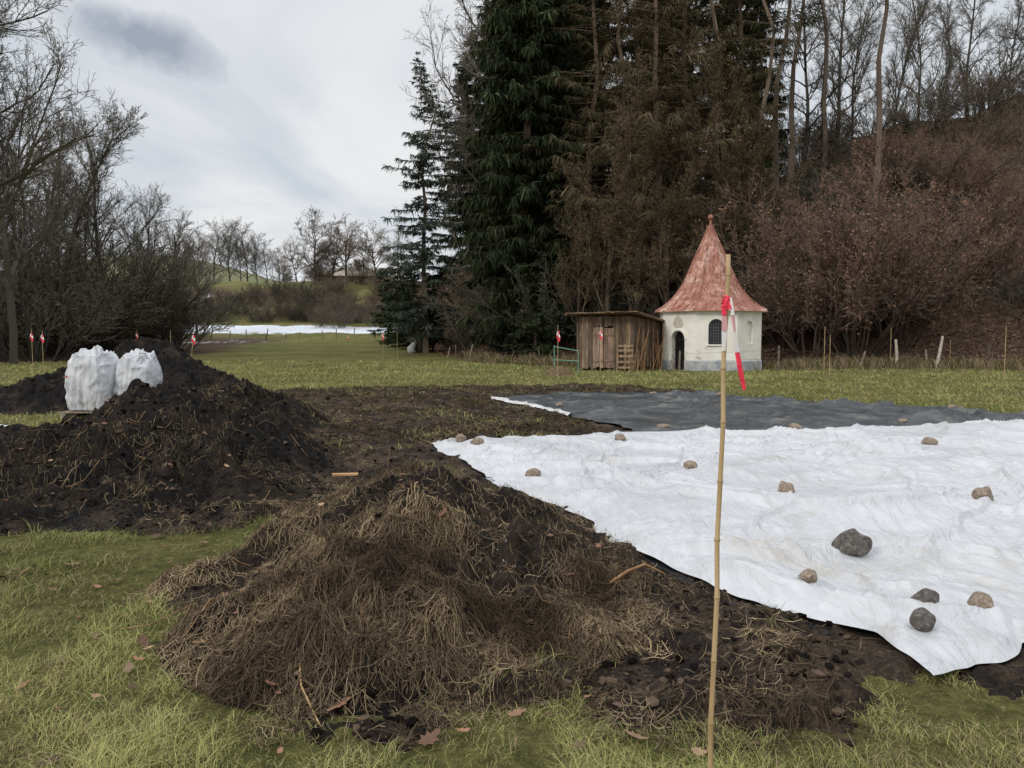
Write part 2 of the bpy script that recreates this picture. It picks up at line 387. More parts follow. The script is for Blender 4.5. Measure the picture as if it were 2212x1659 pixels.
s2=ramp(nt,noisen(nt,co,6,8,.85),[(.27,(.55,.52,.48)),(.35,(.93,.93,.93)),(.52,(1,1,1))])
mp=nt.nodes.new('ShaderNodeMapping'); mp.inputs['Scale'].default_value=(1,.22,1); mp.inputs['Rotation'].default_value=(0,0,.9); nt.links.new(co,mp.inputs[0])
s3=ramp(nt,noisen(nt,mp.outputs[0],3.5,9,.8,.6),[(.33,(.74,.71,.67)),(.44,(1,1,1)),(1,(1,1,1))])
nt.links.new(mix(nt,mix(nt,s1,s2,1.0,'MULTIPLY'),s3,1.0,'MULTIPLY'),b.inputs['Base Color'])
mp=nt.nodes.new('ShaderNodeMapping'); mp.inputs['Scale'].default_value=(1,.3,1); mp.inputs['Rotation'].default_value=(0,0,.7); nt.links.new(co,mp.inputs[0])
bump(nt,b,noisen(nt,mp.outputs[0],7,7,.6,1.8),.75,.05)
obj('white_silage_sheet',me,[m])
M_liner=pmat('black_liner',[(.3,(.006,.006,.007)),(.7,(.02,.02,.022))],3,.6,.25,.5,14,.04)
off=[(1.72,4.2),(1.52,4.37),(1.16,4.82),(.90,5.52),(.32,7.16),(-.35,8.75),(-.79,10.1),(-1.22,11.4)]
inn=[(p[0]+.5,p[1]+.12) for p in off]
s=np.linspace(0,1,420); o_=poly_eval(off,s); i_=poly_eval(inn,s); q=np.linspace(0,1,14)[:,None]
x=o_[None,:,0]*(1-q)+i_[None,:,0]*q; y=o_[None,:,1]*(1-q)+i_[None,:,1]*q
x=x+fbm(x*1.8,y*1.8,3,85)*.12*(1-q); z=.030+.012*fbm(x*2,y*2,2,84)
obj('black_liner_edge',sheet_mesh('black_liner_edge',x,y,z),[M_liner])
TL=[(2.3,12.2),(1.9,13.4),(1.2,15.3),(.3,17.6),(-.45,19.4)]
TT=[(-.45,19.4),(1.2,20.6),(2.4,21.3),(4,21.0),(6.2,19.2),(8.8,16.1),(12.3,14.9)]
x,y,e=coons([(2.3,12.2),(6.1,12.8),(9.2,13.6),(12.4,13.9)],TT,TL,[(12.4,13.9),(12.3,14.9)],460,340,.2,91)
def tarp_z(x,y): return .07+np.logaddexp(0,(wr(x,y,92,1.1)*1.7)*30)/30
k=np.exp(-e/9.); z=tarp_z(x,y)*(1-k)+(.06+.015*fbm(x*2,y*2,2,98))*k
M_tarp=pmat('grey_tarp',[(.3,(.022,.025,.028)),(.5,(.042,.048,.052)),(.58,(.075,.078,.08)),(.70,(.14,.13,.11))],1.8,.36,.5,.8,6,.08)
obj('dark_tarp_sheet',sheet_mesh('dark_tarp_sheet',x,y,z),[M_tarp])
tl=np.array([(-.50,19.42),(.28,17.6),(.85,16.2),(1.15,15.35)]); s=np.linspace(0,1,160)
c=poly_eval(tl,s); w=.05+.07*fbm(s*9,s*0,2,5)
xx=np.stack([c[:,0]-w*1.2,c[:,0]-w*.3,c[:,0]+.03],0)+fbm(s*14,s*0+3,3,9)[None]*.12; yy=np.stack([c[:,1]-.08,c[:,1]-.03,c[:,1]],0)
zz=np.stack([.07+0*s,.12+.03*fbm(s*20,s*0,2,4),.10+0*s],0)
M_white=pmat('white_edge_plastic',[(.3,(.4,.4,.38)),(.7,(.65,.65,.65))],3,.5,.3)
obj('tarp_white_hem',sheet_mesh('tarp_white_hem',xx,yy,zz),[M_white])

M_rock1=pmat('tan_stone',[(.3,(.13,.095,.07)),(.5,(.26,.20,.15)),(.7,(.42,.36,.29))],5,.85,.25,.7,16,.015,stretch=(8,8,8))
M_rock2=pmat('grey_stone',[(.3,(.045,.042,.038)),(.5,(.105,.095,.086)),(.7,(.21,.19,.168))],5,.8,.3,.7,16,.015,stretch=(8,8,8))
def rock(x,y,w,mat,seed,surf,flat=.62,ang=1.0):
    bm=bmesh.new(); bmesh.ops.create_icosphere(bm,subdivisions=4,radius=1)
    rs=random.Random(seed); pl=[(Vector((rs.gauss(0,1),rs.gauss(0,1),rs.gauss(0,.8))).normalized(),rs.uniform(.62,.85)) for _ in range(7)]
    for v in bm.verts:
        p=v.co.copy(); n=mnoise.noise(p*1.1+Vector((seed*3.1,0,0)))*.30*ang+mnoise.noise(p*2.7+Vector((0,seed*2.3,0)))*.10
        q=p*(1+n)
        for nn,dd in pl:
            t=q.dot(nn)-dd
            if t>0: q-=nn*t*.8
        v.co=q
        v.co.x*=w/2*1.1; v.co.y*=w*.42; v.co.z*=w*.55*flat
        if v.co.z<-w*.2: v.co.z=-w*.2
    me=bpy.data.meshes.new('rock'); bm.to_mesh(me); bm.free()
    for p in me.polygons: p.use_smooth=True
    zz=float(surf(np.array([x]),np.array([y]))[0])
    obj('rock',me,[mat],(x,y,zz+w*.15),seed*1.3)
for i,(x,y,w,k) in enumerate([(-.74,11.35,.19,1),(-.46,10.5,.18,1),(.235,8.6,.17,1),(1.57,11.5,.18,1),(2.07,9.15,.18,1),(2.45,7.05,.175,1),(5.7,10.8,.19,1),
      (4.25,7.1,.21,1),(2.40,5.55,.26,2),(1.80,4.76,.115,1),(2.62,4.35,.165,1),(2.27,4.27,.14,2),(2.12,4.03,.16,2)]):
    rock(x,y,w,M_rock1 if k==1 else M_rock2,i+1,white_z,.70 if i!=8 else .85,1.0)
for i,(x,y,w) in enumerate([(4.55,12.75,.2),(2.45,12.9,.22),(8.5,15.3,.26),(6.9,14.0,.16),(1.0,16.8,.18),(3.6,20.2,.2),(5.1,19.4,.2)]):
    rock(x,y,w,M_rock1,i+21,tarp_z,.5)

# ------------------------------------------------------------ tree generators
HT={}
def prisms(S,sides=3):
    S=np.array(S,dtype=np.float64); p0=S[:,0:3];p1=S[:,3:6];r0=S[:,6];r1=S[:,7]
    t=p1-p0; t/=np.linalg.norm(t,axis=1)[:,None]+1e-9
    ref=np.where(np.abs(t[:,2:3])>.9,np.array([[1.,0,0]]),np.array([[0,0,1.]]))
    a=np.cross(t,ref); a/=np.linalg.norm(a,axis=1)[:,None]+1e-9; bb=np.cross(t,a)
    n=len(S); V=np.zeros((n,2*sides,3))
    for k in range(sides):
        an=2*math.pi*k/sides; o=a*math.cos(an)+bb*math.sin(an)
        V[:,k]=p0+o*r0[:,None]; V[:,sides+k]=p1+o*r1[:,None]
    base_=np.arange(n)[:,None]*2*sides
    F=np.stack([np.concatenate([base_+k,base_+(k+1)%sides,base_+sides+(k+1)%sides,base_+sides+k],1) for k in range(sides)],1).reshape(-1,4)
    return V.reshape(-1,3),F
def grow(segs,rnd,p,d,L,r,lev,P):
    n=P['n'][lev]; st=L/n
    for i in range(n):
        d=(d+Vector((rnd.gauss(0,1),rnd.gauss(0,1),rnd.gauss(0,.7)))*P['wig'][lev]+Vector((0,0,P['up'][lev]))).normalized()
        q=p+d*st; r1=max(r*(1-P['tap'][lev]/n),P['rmin'])
        segs.append((*p,*q,r,r1,lev)); p=q; r=r1
        if lev<P['max'] and (i+1)/n>P['start'][lev]:
            k=P['kids'][lev]; k=int(k)+(rnd.random()<k-int(k))
            for _ in range(k):
                az=rnd.uniform(0,2*math.pi); an=rnd.uniform(*P['ang'][lev])
                a=d.orthogonal().normalized(); a.rotate(Matrix.Rotation(az,3,d))
                cd=(d*math.cos(an)+a*math.sin(an)).normalized()
                f=(i+1)/n
                cl=L*P['rat'][lev]*rnd.uniform(.6,1.15)*(1-P['con'][lev]*f)
                grow(segs,rnd,p.copy(),cd,cl,max(r*P['rr'][lev],P['rmin']),lev+1,P)
def tree_mesh(name,seed,H,r0,P,cdark,clight,stems=1,spread=0,leaf=0,leafc=(.1,.05,.03),base_r=.0,lsz=1):
    rnd=random.Random(seed); segs=[]
    for s in range(stems):
        az=rnd.uniform(0,6.28); sp=rnd.uniform(0,1)**.6*spread
        d=Vector((math.cos(az)*sp,math.sin(az)*sp,1)).normalized()
        p=Vector((math.cos(az)*base_r*sp,math.sin(az)*base_r*sp,-.2))
        grow(segs,rnd,p,d,H*rnd.uniform(.75,1) if stems>1 else H,r0,0,P)
    S=np.array(segs); V,F=prisms(S)
    r=np.random.default_rng(seed); lv=S[:,8]/max(1,P['max'])
    c=np.array(cdark)[None]*(1-lv[:,None])+np.array(clight)[None]*lv[:,None]; c=c*(.7+.6*r.random((len(S),1)))
    C=np.repeat(c,6,0)
    if leaf:
        tips=S[S[:,8]>=P['max']-1]; idx=r.integers(0,len(tips),leaf); p=tips[idx,3:6]+r.normal(0,.12,(leaf,3))
        dd=r.normal(0,1,(leaf,3)); dd/=np.linalg.norm(dd,axis=1)[:,None]; sd=np.cross(dd,r.normal(0,1,(leaf,3))); sd/=np.linalg.norm(sd,axis=1)[:,None]
        PP=np.stack([p,p+dd*.045*lsz,p+dd*.09*lsz],1); W=np.tile([.008,.025,.008],(leaf,1))*lsz
        v,f,cc=ribbons(PP,W,sd,np.array(leafc)[None]*(.5+1.0*r.random((leaf,1))))
        F=np.concatenate([F,f+len(V)]);V=np.concatenate([V,v]);C=np.concatenate([C,cc])
    me=np_mesh(name,V,F,C); HT[name]=float(np.percentile(V[:,2],99.8)); GEO[name]=(V,F,C); return me
P_dec=dict(max=4,n=[11,7,5,4,3],wig=[.05,.15,.19,.22,.2],up=[.03,.05,.03,.02,.0],tap=[.85,.85,.8,.7,.6],rmin=.009,start=[.2,.15,.15,.1,0],
  kids=[2.3,1.8,1.5,1.4,0],ang=[(.5,1.1),(.4,1.0),(.4,1.0),(.4,1.0),(0,0)],rat=[.46,.5,.5,.5,.5],con=[.5,.4,.3,.3,0],rr=[.55,.6,.6,.6,.6])
P_oak=dict(P_dec); P_oak.update(n=[6,7,5,4,3],start=[.3,.15,.1,.1,0],kids=[3,1.9,1.6,1.4,0],rat=[.8,.55,.5,.45,.4],con=[.3,.4,.3,.3,0],ang=[(.5,1.2),(.4,1.0),(.4,1.0),(.4,1.0),(0,0)],rr=[.6,.6,.6,.6,.6],wig=[.08,.2,.22,.25,.2],rmin=.014)
P_fan=dict(P_dec); P_fan.update(n=[9,8,5,4,3],start=[.18,.15,.1,.1,0],kids=[2.6,1.8,1.5,1.4,0],rat=[.60,.5,.5,.45,.4],con=[.5,.4,.3,.3,0],ang=[(.4,1.0),(.3,.8),(.3,.9),(.4,1.0),(0,0)],up=[.02,.08,.05,.02,0],rmin=.011)
P_pop=dict(P_dec); P_pop.update(ang=[(.25,.6),(.25,.7),(.3,.8),(.3,.9),(0,0)],rat=[.4,.45,.5,.5,.5],up=[.03,.09,.06,.03,0],start=[.12,.2,.15,.1,0])
P_shr=dict(max=3,n=[8,5,4,3],wig=[.10,.16,.2,.2],up=[-.0,.06,.03,.0],tap=[.8,.8,.7,.6],rmin=.007,start=[.15,.15,.1,0],kids=[1.7,1.6,1.4,0],
  ang=[(.3,.8),(.3,.9),(.3,1.0),(0,0)],rat=[.42,.5,.5,.5],con=[.5,.4,.3,0],rr=[.5,.6,.6,.6])
P_low=dict(P_shr); P_low.update(kids=[1.4,1.2,1.0,0],rmin=.013,n=[7,5,3,2])
GD=(.09,.08,.066);GL=(.15,.133,.11); RD=(.08,.06,.05); RL=(.185,.132,.106); BD=(.075,.06,.048);BL=(.15,.12,.092)
T_b1=tree_mesh('bare_a',1,20,.34,P_dec,GD,GL)
T_b2=tree_mesh('bare_b',2,20,.30,P_fan,GD,GL)
T_p1=tree_mesh('bare_p',3,20,.24,P_pop,GD,GL)
T_br=tree_mesh('bare_brown',23,18,.20,P_pop,(.08,.06,.044),(.15,.112,.078),leaf=7000,leafc=(.115,.09,.05),lsz=1.5)
T_o1=tree_mesh('oak_a',4,9,.34,P_oak,(.08,.068,.055),(.15,.13,.10))
T_o2=tree_mesh('oak_b',5,9,.30,P_oak,(.09,.07,.055),(.20,.155,.11))
T_s1=tree_mesh('shrub_a',6,6,.045,P_shr,RD,RL,20,.75,3600,(.20,.115,.08),.6)
T_s2=tree_mesh('shrub_b',7,6,.05,P_low,BD,BL,22,.95,1500,(.16,.11,.07),.8)
T_s3=tree_mesh('shrub_c',8,6,.05,P_low,(.06,.056,.048),(.11,.102,.08),22,1.0,2200,(.062,.07,.034),.8)
T_s4=tree_mesh('shrub_d',9,6,.05,P_low,(.075,.067,.056),(.155,.133,.105),24,1.0,0,(0,0,0),.8)
def conifer(name,seed,H,R,zs,r0,dens,ql,qw,droop,hang,cA,cB,power=.9,whorl=.5,nb=(5,8),bark=(.07,.05,.038),rag=0):
    r=np.random.default_rng(seed); segs=[];Q=[]
    pts=[(r.normal(0,.05)*k,r.normal(0,.05)*k,H*k/10) for k in range(11)]
    for k in range(10):
        segs.append((*pts[k],*pts[k+1],r0*(1-k/10.3),r0*(1-(k+1)/10.3),0))
    def tx(z):
        f=min(9.99,max(0,z/H*10)); k=int(f); f-=k
        return np.array([pts[k][0]*(1-f)+pts[k+1][0]*f,pts[k][1]*(1-f)+pts[k+1][1]*f])
    z=zs
    while z<H-.1:
        f=(z-zs)/(H-zs); gap=r.random()<.05+rag*.12; wm=r.uniform(.7-rag*.35,1.15+rag*.2)
        for _ in range(r.integers(*nb)):
            if gap or r.random()<.08+rag*.15: continue
            az=r.uniform(0,2*np.pi); Lb=(R*(1-f)**power*wm*r.uniform(.45,1.15)*(.55+.45*min(1,f*6+.3))+.2)
            o=np.array([np.cos(az),np.sin(az),0]); lat=np.array([-np.sin(az),np.cos(az),0]); zz=z+r.uniform(-.25,.25)
            b0=np.array([*tx(zz),zz]); dr=droop*r.uniform(.6-rag,1.4)*(1.2-f)
            def pos(s): return b0+o*Lb*s[...,None]+np.array([0,0,1.])*(Lb*(.12*s-dr*s**1.6+dr*.45*s**4))[...,None]
            pp=pos(np.linspace(0,1,5))
            for k in range(4): segs.append((*pp[k],*pp[k+1],.035*(1-f*.6)*(1-k/5),.035*(1-f*.6)*(1-(k+1)/5),1))
            n=int(dens*Lb)+4; s=r.random(n)**.65; p=pos(s)
            sg=np.where(r.random(n)<.5,-1,1)*r.uniform(.1,1.1,n)*(1.15-s)
            p=p+lat[None]*(sg*r.random(n)*.35*Lb*.4)[:,None]
            dd=o[None]*r.uniform(-.1,.8,(n,1))+lat[None]*sg[:,None]+np.array([[0,0,-1.]])*(hang*r.uniform(.2,1.4,(n,1)))+r.normal(0,.2,(n,3))
            dd/=np.linalg.norm(dd,axis=1)[:,None]; ln=ql*r.uniform(.4,1.3,n)*np.clip(.45+Lb/R,.4,1.1)
            sd=np.cross(dd,r.normal(0,1,(n,3))); sd/=np.linalg.norm(sd,axis=1)[:,None]
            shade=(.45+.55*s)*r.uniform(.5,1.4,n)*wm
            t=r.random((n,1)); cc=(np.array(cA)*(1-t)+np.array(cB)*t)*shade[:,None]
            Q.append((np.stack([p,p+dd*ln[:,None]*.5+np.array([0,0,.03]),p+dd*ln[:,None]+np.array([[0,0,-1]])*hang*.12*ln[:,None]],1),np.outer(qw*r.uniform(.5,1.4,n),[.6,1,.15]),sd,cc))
        z+=whorl*r.uniform(.6,1.3)*(1-.3*f)
    S=np.array(segs); V,F=prisms(S); C=np.repeat(np.array(bark)[None]*r.uniform(.7,1.3,(len(S),1)),6,0)
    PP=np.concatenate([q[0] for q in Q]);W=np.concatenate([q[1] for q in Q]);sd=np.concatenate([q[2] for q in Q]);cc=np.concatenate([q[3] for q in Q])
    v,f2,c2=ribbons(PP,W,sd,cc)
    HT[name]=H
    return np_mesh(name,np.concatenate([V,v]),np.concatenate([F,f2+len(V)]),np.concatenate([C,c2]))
SA=(.024,.034,.021);SB=(.06,.073,.038)
C_s1=conifer('spruce_a',11,30,4.0,1.0,.38,46,.55,.042,.50,.9,SA,SB,.8,.42,(6,9),rag=.5)
C_s2=conifer('spruce_b',12,30,3.5,2.0,.34,46,.50,.040,.55,1.0,SA,(.066,.072,.036),.8,.42,(6,9),rag=.6)
C_s3=conifer('spruce_thin',13,22,3.5,1.5,.24,32,.42,.034,.28,.5,(.075,.093,.075),(.135,.16,.125),.8,.50,(5,8),(.16,.13,.10),rag=.1)
C_s4=conifer('spruce_small',14,8,2.2,.2,.12,55,.36,.035,.25,.3,(.03,.044,.024),(.07,.09,.042))
LA=(.062,.051,.032);LB=(.155,.124,.074)
C_l1=conifer('larch_a',15,30,4.0,3.0,.30,24,.50,.018,.2,.6,LA,LB,.5,.45,(5,8),(.20,.145,.11),rag=1)
C_l2=conifer('larch_b',16,30,4.2,6.0,.28,20,.52,.018,.3,.7,(.06,.057,.033),(.14,.118,.065),.45,.5,(5,7),(.19,.14,.105),rag=1)
C_t1=conifer('pine_tall',17,30,2.6,15.0,.30,14,.5,.026,.3,.5,(.04,.047,.028),(.09,.088,.048),.6,.8,(2,5),(.15,.115,.09),rag=1)
def T(name,me,b,y,H,wid=1,rz=None,z=None):
    x=b*y; s=H/HT[me.name]
    return obj(name,me,[M_twig],(x,y,(gz(x,y) if z is None else z)-.1),random.uniform(0,6.28) if rz is None else rz,(s*wid,s*wid,s))
T('spruce_tree',C_s3,-.108,58,21.5,1.1)
T('bare_tree',T_b1,-.030,60,31,.75,1.0)
T('bare_tree',T_b2,-.055,72,26,.6,2.0)
T('spruce_tree',C_s1,.012,49,33,1,.3)
T('spruce_tree',C_s2,.045,50,32)
T('spruce_tree',C_s1,.062,55,34)
T('spruce_tree',C_s2,-.006,55,31,.85)
for b,y,H in [(-.142,72,8),(-.125,74,9),(.03,46,6),(-.10,60,7),(-.155,84,8),(-.13,66,6)]: T('spruce_tree',C_s4,b,y,H)
for b,y,H,m in [(.10,49,31,C_l1),(.135,48,30,C_l2),(.178,46.5,31,C_l1),(.21,52,32,C_l1),(.25,50,32,C_l2),(.28,54,30,C_l1),(.155,56,33,C_l1),(.225,60,30,C_l2)]:
    T('larch_tree',m,b,y,H)
for b,y,H in [(.12,45.5,16),(.155,45,13),(.195,45,15),(.235,46,13),(.085,46,12),(.265,47,17),(.32,48,14)]: T('bare_tree',T_br,b,y,H,1.1)
for b,y,H,m in [(.265,60,34,C_s2),(.10,60,34,C_s1),(.19,62,34,C_s1),(.30,66,28,C_s2)]:
    T('spruce_tree',m,b,y,H)
for b,y,H in [(.325,54,30),(.345,57,28),(.448,53,30),(.305,50,28),(.385,62,27)]:
    T('pine_tree',C_t1,b,y,H)
for b,y,H,m in [(.36,64,15,T_b1),(.42,70,14,T_b2),(.50,66,13,T_b2),(.56,68,12,T_b1),(.61,64,10,T_b2),(.66,62,14,T_b1),(.47,74,15,T_p1),(.40,74,17,T_b1),(.53,72,13,T_p1)]:
    T('bare_tree',m,b,y,H)
T('red_shrub',T_s1,.43,42.5,11,1); T('red_shrub',T_s1,.375,43,8); T('red_shrub',T_s1,.485,44,9)
T('red_shrub',T_s1,.345,44.5,6.5)
r=random.Random(5)
def thick(name,n,xr,yr,Hr,ms,cond=lambda x,y:True):
    Vs=[];Fs=[];Cs=[];o=0
    for i in range(n):
        for _ in range(50):
            x=r.uniform(*xr);y=r.uniform(*yr)
            if cond(x,y): break
        else: continue
        m=r.choice(ms); s=r.uniform(*Hr)/HT[m.name]; V,F,C=GEO[m.name]; a=r.uniform(0,6.28); w=s*r.uniform(.9,1.3)
        ca_,sa_=math.cos(a),math.sin(a)
        Vs.append(np.stack([x+w*(V[:,0]*ca_-V[:,1]*sa_),y+w*(V[:,0]*sa_+V[:,1]*ca_),gz(x,y)-.2+s*V[:,2]],1)); Fs.append(F+o); o+=len(V); Cs.append(C*r.uniform(.7,1.25))
    if Vs: obj(name,np_mesh(name,np.concatenate(Vs),np.concatenate(Fs),np.concatenate(Cs)),[M_twig])
E=lambda x:float(edge_y(x))
thick('undergrowth_thicket',34,(-12,16),(42,75),(2.5,6),[T_s2,T_s3,T_s4],lambda x,y:E(x)+2.5<y<E(x)+12)
thick('hillside_scrub',22,(15,32),(44,64),(3,6),[T_s1,T_s2,T_s4,T_s4],lambda x,y:E(x)+5<y<E(x)+20)
thick('hillside_bushes',46,(22,48),(42,68),(2.2,5.0),[T_s2,T_s4,T_s2,T_s4],lambda x,y:E(x)+3<y<E(x)+28)
thick('crest_bushes',22,(18,48),(60,72),(2.0,4.5),[T_s4,T_s2],lambda x,y:E(x)+20<y<E(x)+30)
fb=empty('forest_trees')
for i in range(13):
    x=r.uniform(-4,13);y=r.uniform(58,80)
    if y<E(x)+6: continue
    obj('tree',r.choice([C_l1,C_l2,C_s2,C_s1]),[M_twig],(x,y,gz(x,y)-.2),r.uniform(0,6.28),(1,1,r.uniform(.8,1.05)),fb)
# ---- left side
for m,b,y,H,wd,rz in [(T_b2,-.625,42,24,.85,.3),(T_b1,-.70,40,26,1,1.3),(T_p1,-.60,48,21,1,2.2),(T_b2,-.66,54,25,.9,.5),(T_p1,-.575,56,18,1.1,4.0),
      (T_b2,-.507,64,18.5,1.15,.8),(T_b2,-.45,78,15,1,1.1),(T_b1,-.415,84,14,1,.2),(T_b1,-.57,74,17,1,.7),(T_b2,-.47,74,13,.9,5),(T_p1,-.62,62,20,1,5),(T_b1,-.535,60,12,1,3),
      (T_p1,-.64,46,24,1,.9),(T_b2,-.59,66,17,1,3.6),(T_b2,-.43,92,14,1.1,2.4),(T_b2,-.395,98,12,1.1,4.4)]:
    T('bare_tree',m,b,y,H,wd,rz)
T('hazel_tree',T_s4,-.463,60,9.5,.8)
thick('stream_side_thicket',44,(-56,-25),(50,90),(3.5,7),[T_s2,T_s3,T_s3,T_s4],lambda x,y:-.8<x/y<-.415 and y>52)
thick('stream_side_scrub',16,(-46,-28),(47,62),(5,9.5),[T_s4,T_s3],lambda x,y:x/y<-.53)
for i in range(8):
    b=r.uniform(-.6,-.46);y=r.uniform(58,85); T('spruce_tree',C_s4,b,y,r.uniform(3.5,7))
# ---- distance
thick('bank_shrubs',50,(-62,-14),(113,132),(1.6,3.6),[T_s2,T_s3,T_s4],lambda x,y:-.43<x/y<-.13 and not(-52<x<-45))
thick('bank_thicket',18,(-38,-14),(104,140),(2.5,4.5),[T_s4,T_s2],lambda x,y:-.25<x/y<-.12 and (y<118 or y>130))
for b,y,H,m,wd in [(-.245,137,13.5,T_o1,1.15),(-.205,139,12,T_o2,1.15),(-.168,139,11,T_o2,1.1),(-.143,136,10,T_o1,1),(-.268,150,9,T_o2,1),(-.225,141,10,T_o2,1.1),(-.187,137,8,T_o1,1.1)]:
    T('oak_tree',m,b,y,H,wd)
dl=empty('distant_trees')
def dtree(m,x,y,H): s=H/HT[m.name]; obj('tree',m,[M_twig],(x,y,gz(x,y)-.3),r.uniform(0,6),(s*1.2,s*1.2,s),dl)
for b,y,H in [(-.372,165,14),(-.352,168,15),(-.338,166,12),(-.33,170,14),(-.318,168,12),(-.305,172,11),(-.39,175,13),(-.29,170,9)]: dtree(T_b2,b*y,y,H)
for i in range(9):
    y=r.uniform(160,175); b=r.uniform(-.29,-.13); dtree(r.choice([T_o2,T_o1]),b*y,y,r.uniform(4,8))

n=60000; rr=np.random.default_rng(9); x=rr.uniform(-10,38,n); y=edge_y(x)+rr.uniform(-2.5,22,n)**1.0; z=ground_z(x,y)+.03
dd=rr.normal(0,1,(n,3)); dd[:,2]*=.4; dd/=np.linalg.norm(dd,axis=1)[:,None]; sd=np.cross(dd,np.tile([0,0,1.],(n,1))+rr.normal(0,.4,(n,3))); sd/=np.linalg.norm(sd,axis=1)[:,None]
p=np.stack([x,y,z],1); PP=np.stack([p,p+dd*.06,p+dd*.12],1)
V,F,C=ribbons(PP,np.tile([.01,.045,.01],(n,1)),sd,np.array([[.23,.135,.09]])*(.3+1.1*rr.random((n,1))))
obj('leaf_litter',np_mesh('leaf_litter',V,F,C),[M_leaf])
n=26000; x=rr.uniform(-3,32,n); y=edge_y(x)-3.4+rr.normal(0,1.2,n)+fbm(x*.4,x*0,2,8)*1.2
k=rr.random(n)<np.clip(.45+fbm(x*.7,y*.7,3,9)*1.5,0.03,1); x=x[k];y=y[k];n=len(x)
h=rr.uniform(.10,.6,n)*(1+.5*fbm(x*1.3,y*1.3,2,19)); a=rr.uniform(0,6.28,n); z=ground_z(x,y)
P3=np.stack([np.stack([x+np.cos(a)*h*s*.5,y+np.sin(a)*h*s*.5,z+h*q],1) for s,q in((0,0),(.4,.6),(1,.9))],1)
sd=np.tile([1.,0,0],(n,1)); V,F,C=ribbons(P3,np.tile([.012,.010,.004],(n,1)),sd,np.where(rr.random((n,1))<.35,np.array([[.10,.11,.04]]),np.array([[.29,.22,.135]]))*rr.uniform(.3,1.1,(n,1)))
obj('dry_grass',np_mesh('dry_grass',V,F,C),[M_straw])

# ------------------------------------------------------------ chapel
CX,CY=9.28,37.6; CH=empty('chapel',(CX,CY,gz(CX,CY)))
ap=2.22; sl=2*ap*math.tan(math.pi/8); HW=2.72
m,nt,b,co=base('old_plaster',.92,.15)
sx=nt.nodes.new('ShaderNodeSeparateXYZ'); nt.links.new(co,sx.inputs[0])
c=ramp(nt,noisen(nt,co,1.6,7,.65),[(.3,(.70,.67,.59)),(.6,(.84,.82,.75))])
lowm=math_(nt,'SUBTRACT',1.05,math_(nt,'MULTIPLY',sx.outputs[2],.85),True)
pe=math_(nt,'MULTIPLY',math_(nt,'SUBTRACT',math_(nt,'ADD',noisen(nt,co,2.2,8,.7),math_(nt,'MULTIPLY',lowm,.20)),.65),14,True)
c=mix(nt,c,(.46,.41,.34),pe)
st=math_(nt,'MULTIPLY',math_(nt,'SUBTRACT',noisen(nt,co,5,8,.8),.62),8,True)
c=mix(nt,c,(.5,.47,.40),st)
nt.links.new(c,b.inputs['Base Color']); bump(nt,b,math_(nt,'SUBTRACT',noisen(nt,co,14,6,.7),math_(nt,'MULTIPLY',pe,.6)),.5,.03); M_pl=m
M_plinth=pmat('grey_plinth',[(.3,(.22,.25,.28)),(.5,(.38,.40,.42)),(.7,(.56,.53,.47))],2.5,.9,.15,.5,14,.02)
m,nt,b,co=base('rusty_metal_roof',.55,.35)
c=ramp(nt,noisen(nt,co,1.0,9,.82,.5),[(.34,(.16,.058,.036)),(.45,(.30,.12,.08)),(.53,(.41,.20,.148)),(.62,(.58,.41,.345))])
mp=nt.nodes.new('ShaderNodeMapping'); mp.inputs['Scale'].default_value=(4,4,.35); nt.links.new(co,mp.inputs[0])
c=mix(nt,c,(.14,.052,.032),math_(nt,'MULTIPLY',math_(nt,'SUBTRACT',noisen(nt,mp.outputs[0],2.2,8,.75),.50),9,True))
nt.links.new(c,b.inputs['Base Color']); bump(nt,b,noisen(nt,co,6,5,.6),.3,.02); M_roof=m
faces=[math.radians(-96+45*k) for k in range(8)]
walls=B(); plinth=B(); door=B(); win=B()
def fmap(A,dep=0):
    n=Vector((math.cos(A),math.sin(A),0)); rt=Vector((-n.y,n.x,0))
    return lambda u,z,o=0: n*(ap+o)+rt*u+Vector((0,0,z))
def arch_wall(A,uc,hw,zb,zs,dep):
    g=fmap(A); h=sl/2; q=lambda a,b,c,d,mi=0: walls.add([a,b,c,d],[(0,1,2,3)],mi)
    q(g(-h,0),g(uc-hw,0),g(uc-hw,HW),g(-h,HW)); q(g(uc+hw,0),g(h,0),g(h,HW),g(uc+hw,HW))
    if zb>0: q(g(uc-hw,0),g(uc+hw,0),g(uc+hw,zb),g(uc-hw,zb))
    N=14; arc=[(uc+hw*math.cos(math.pi*(1-i/N)),zs+hw*math.sin(math.pi*(1-i/N))) for i in range(N+1)]
    for i in range(N):
        a,b2=arc[i],arc[i+1]; q(g(*a),g(*b2),g(b2[0],HW),g(a[0],HW))
    out=[(uc-hw,zb)]+arc+[(uc+hw,zb)]
    for i in range(len(out)):
        a,b2=out[i],out[(i+1)%len(out)]; q(g(*a),g(a[0],a[1],-dep),g(b2[0],b2[1],-dep),g(*b2))
    return g,out
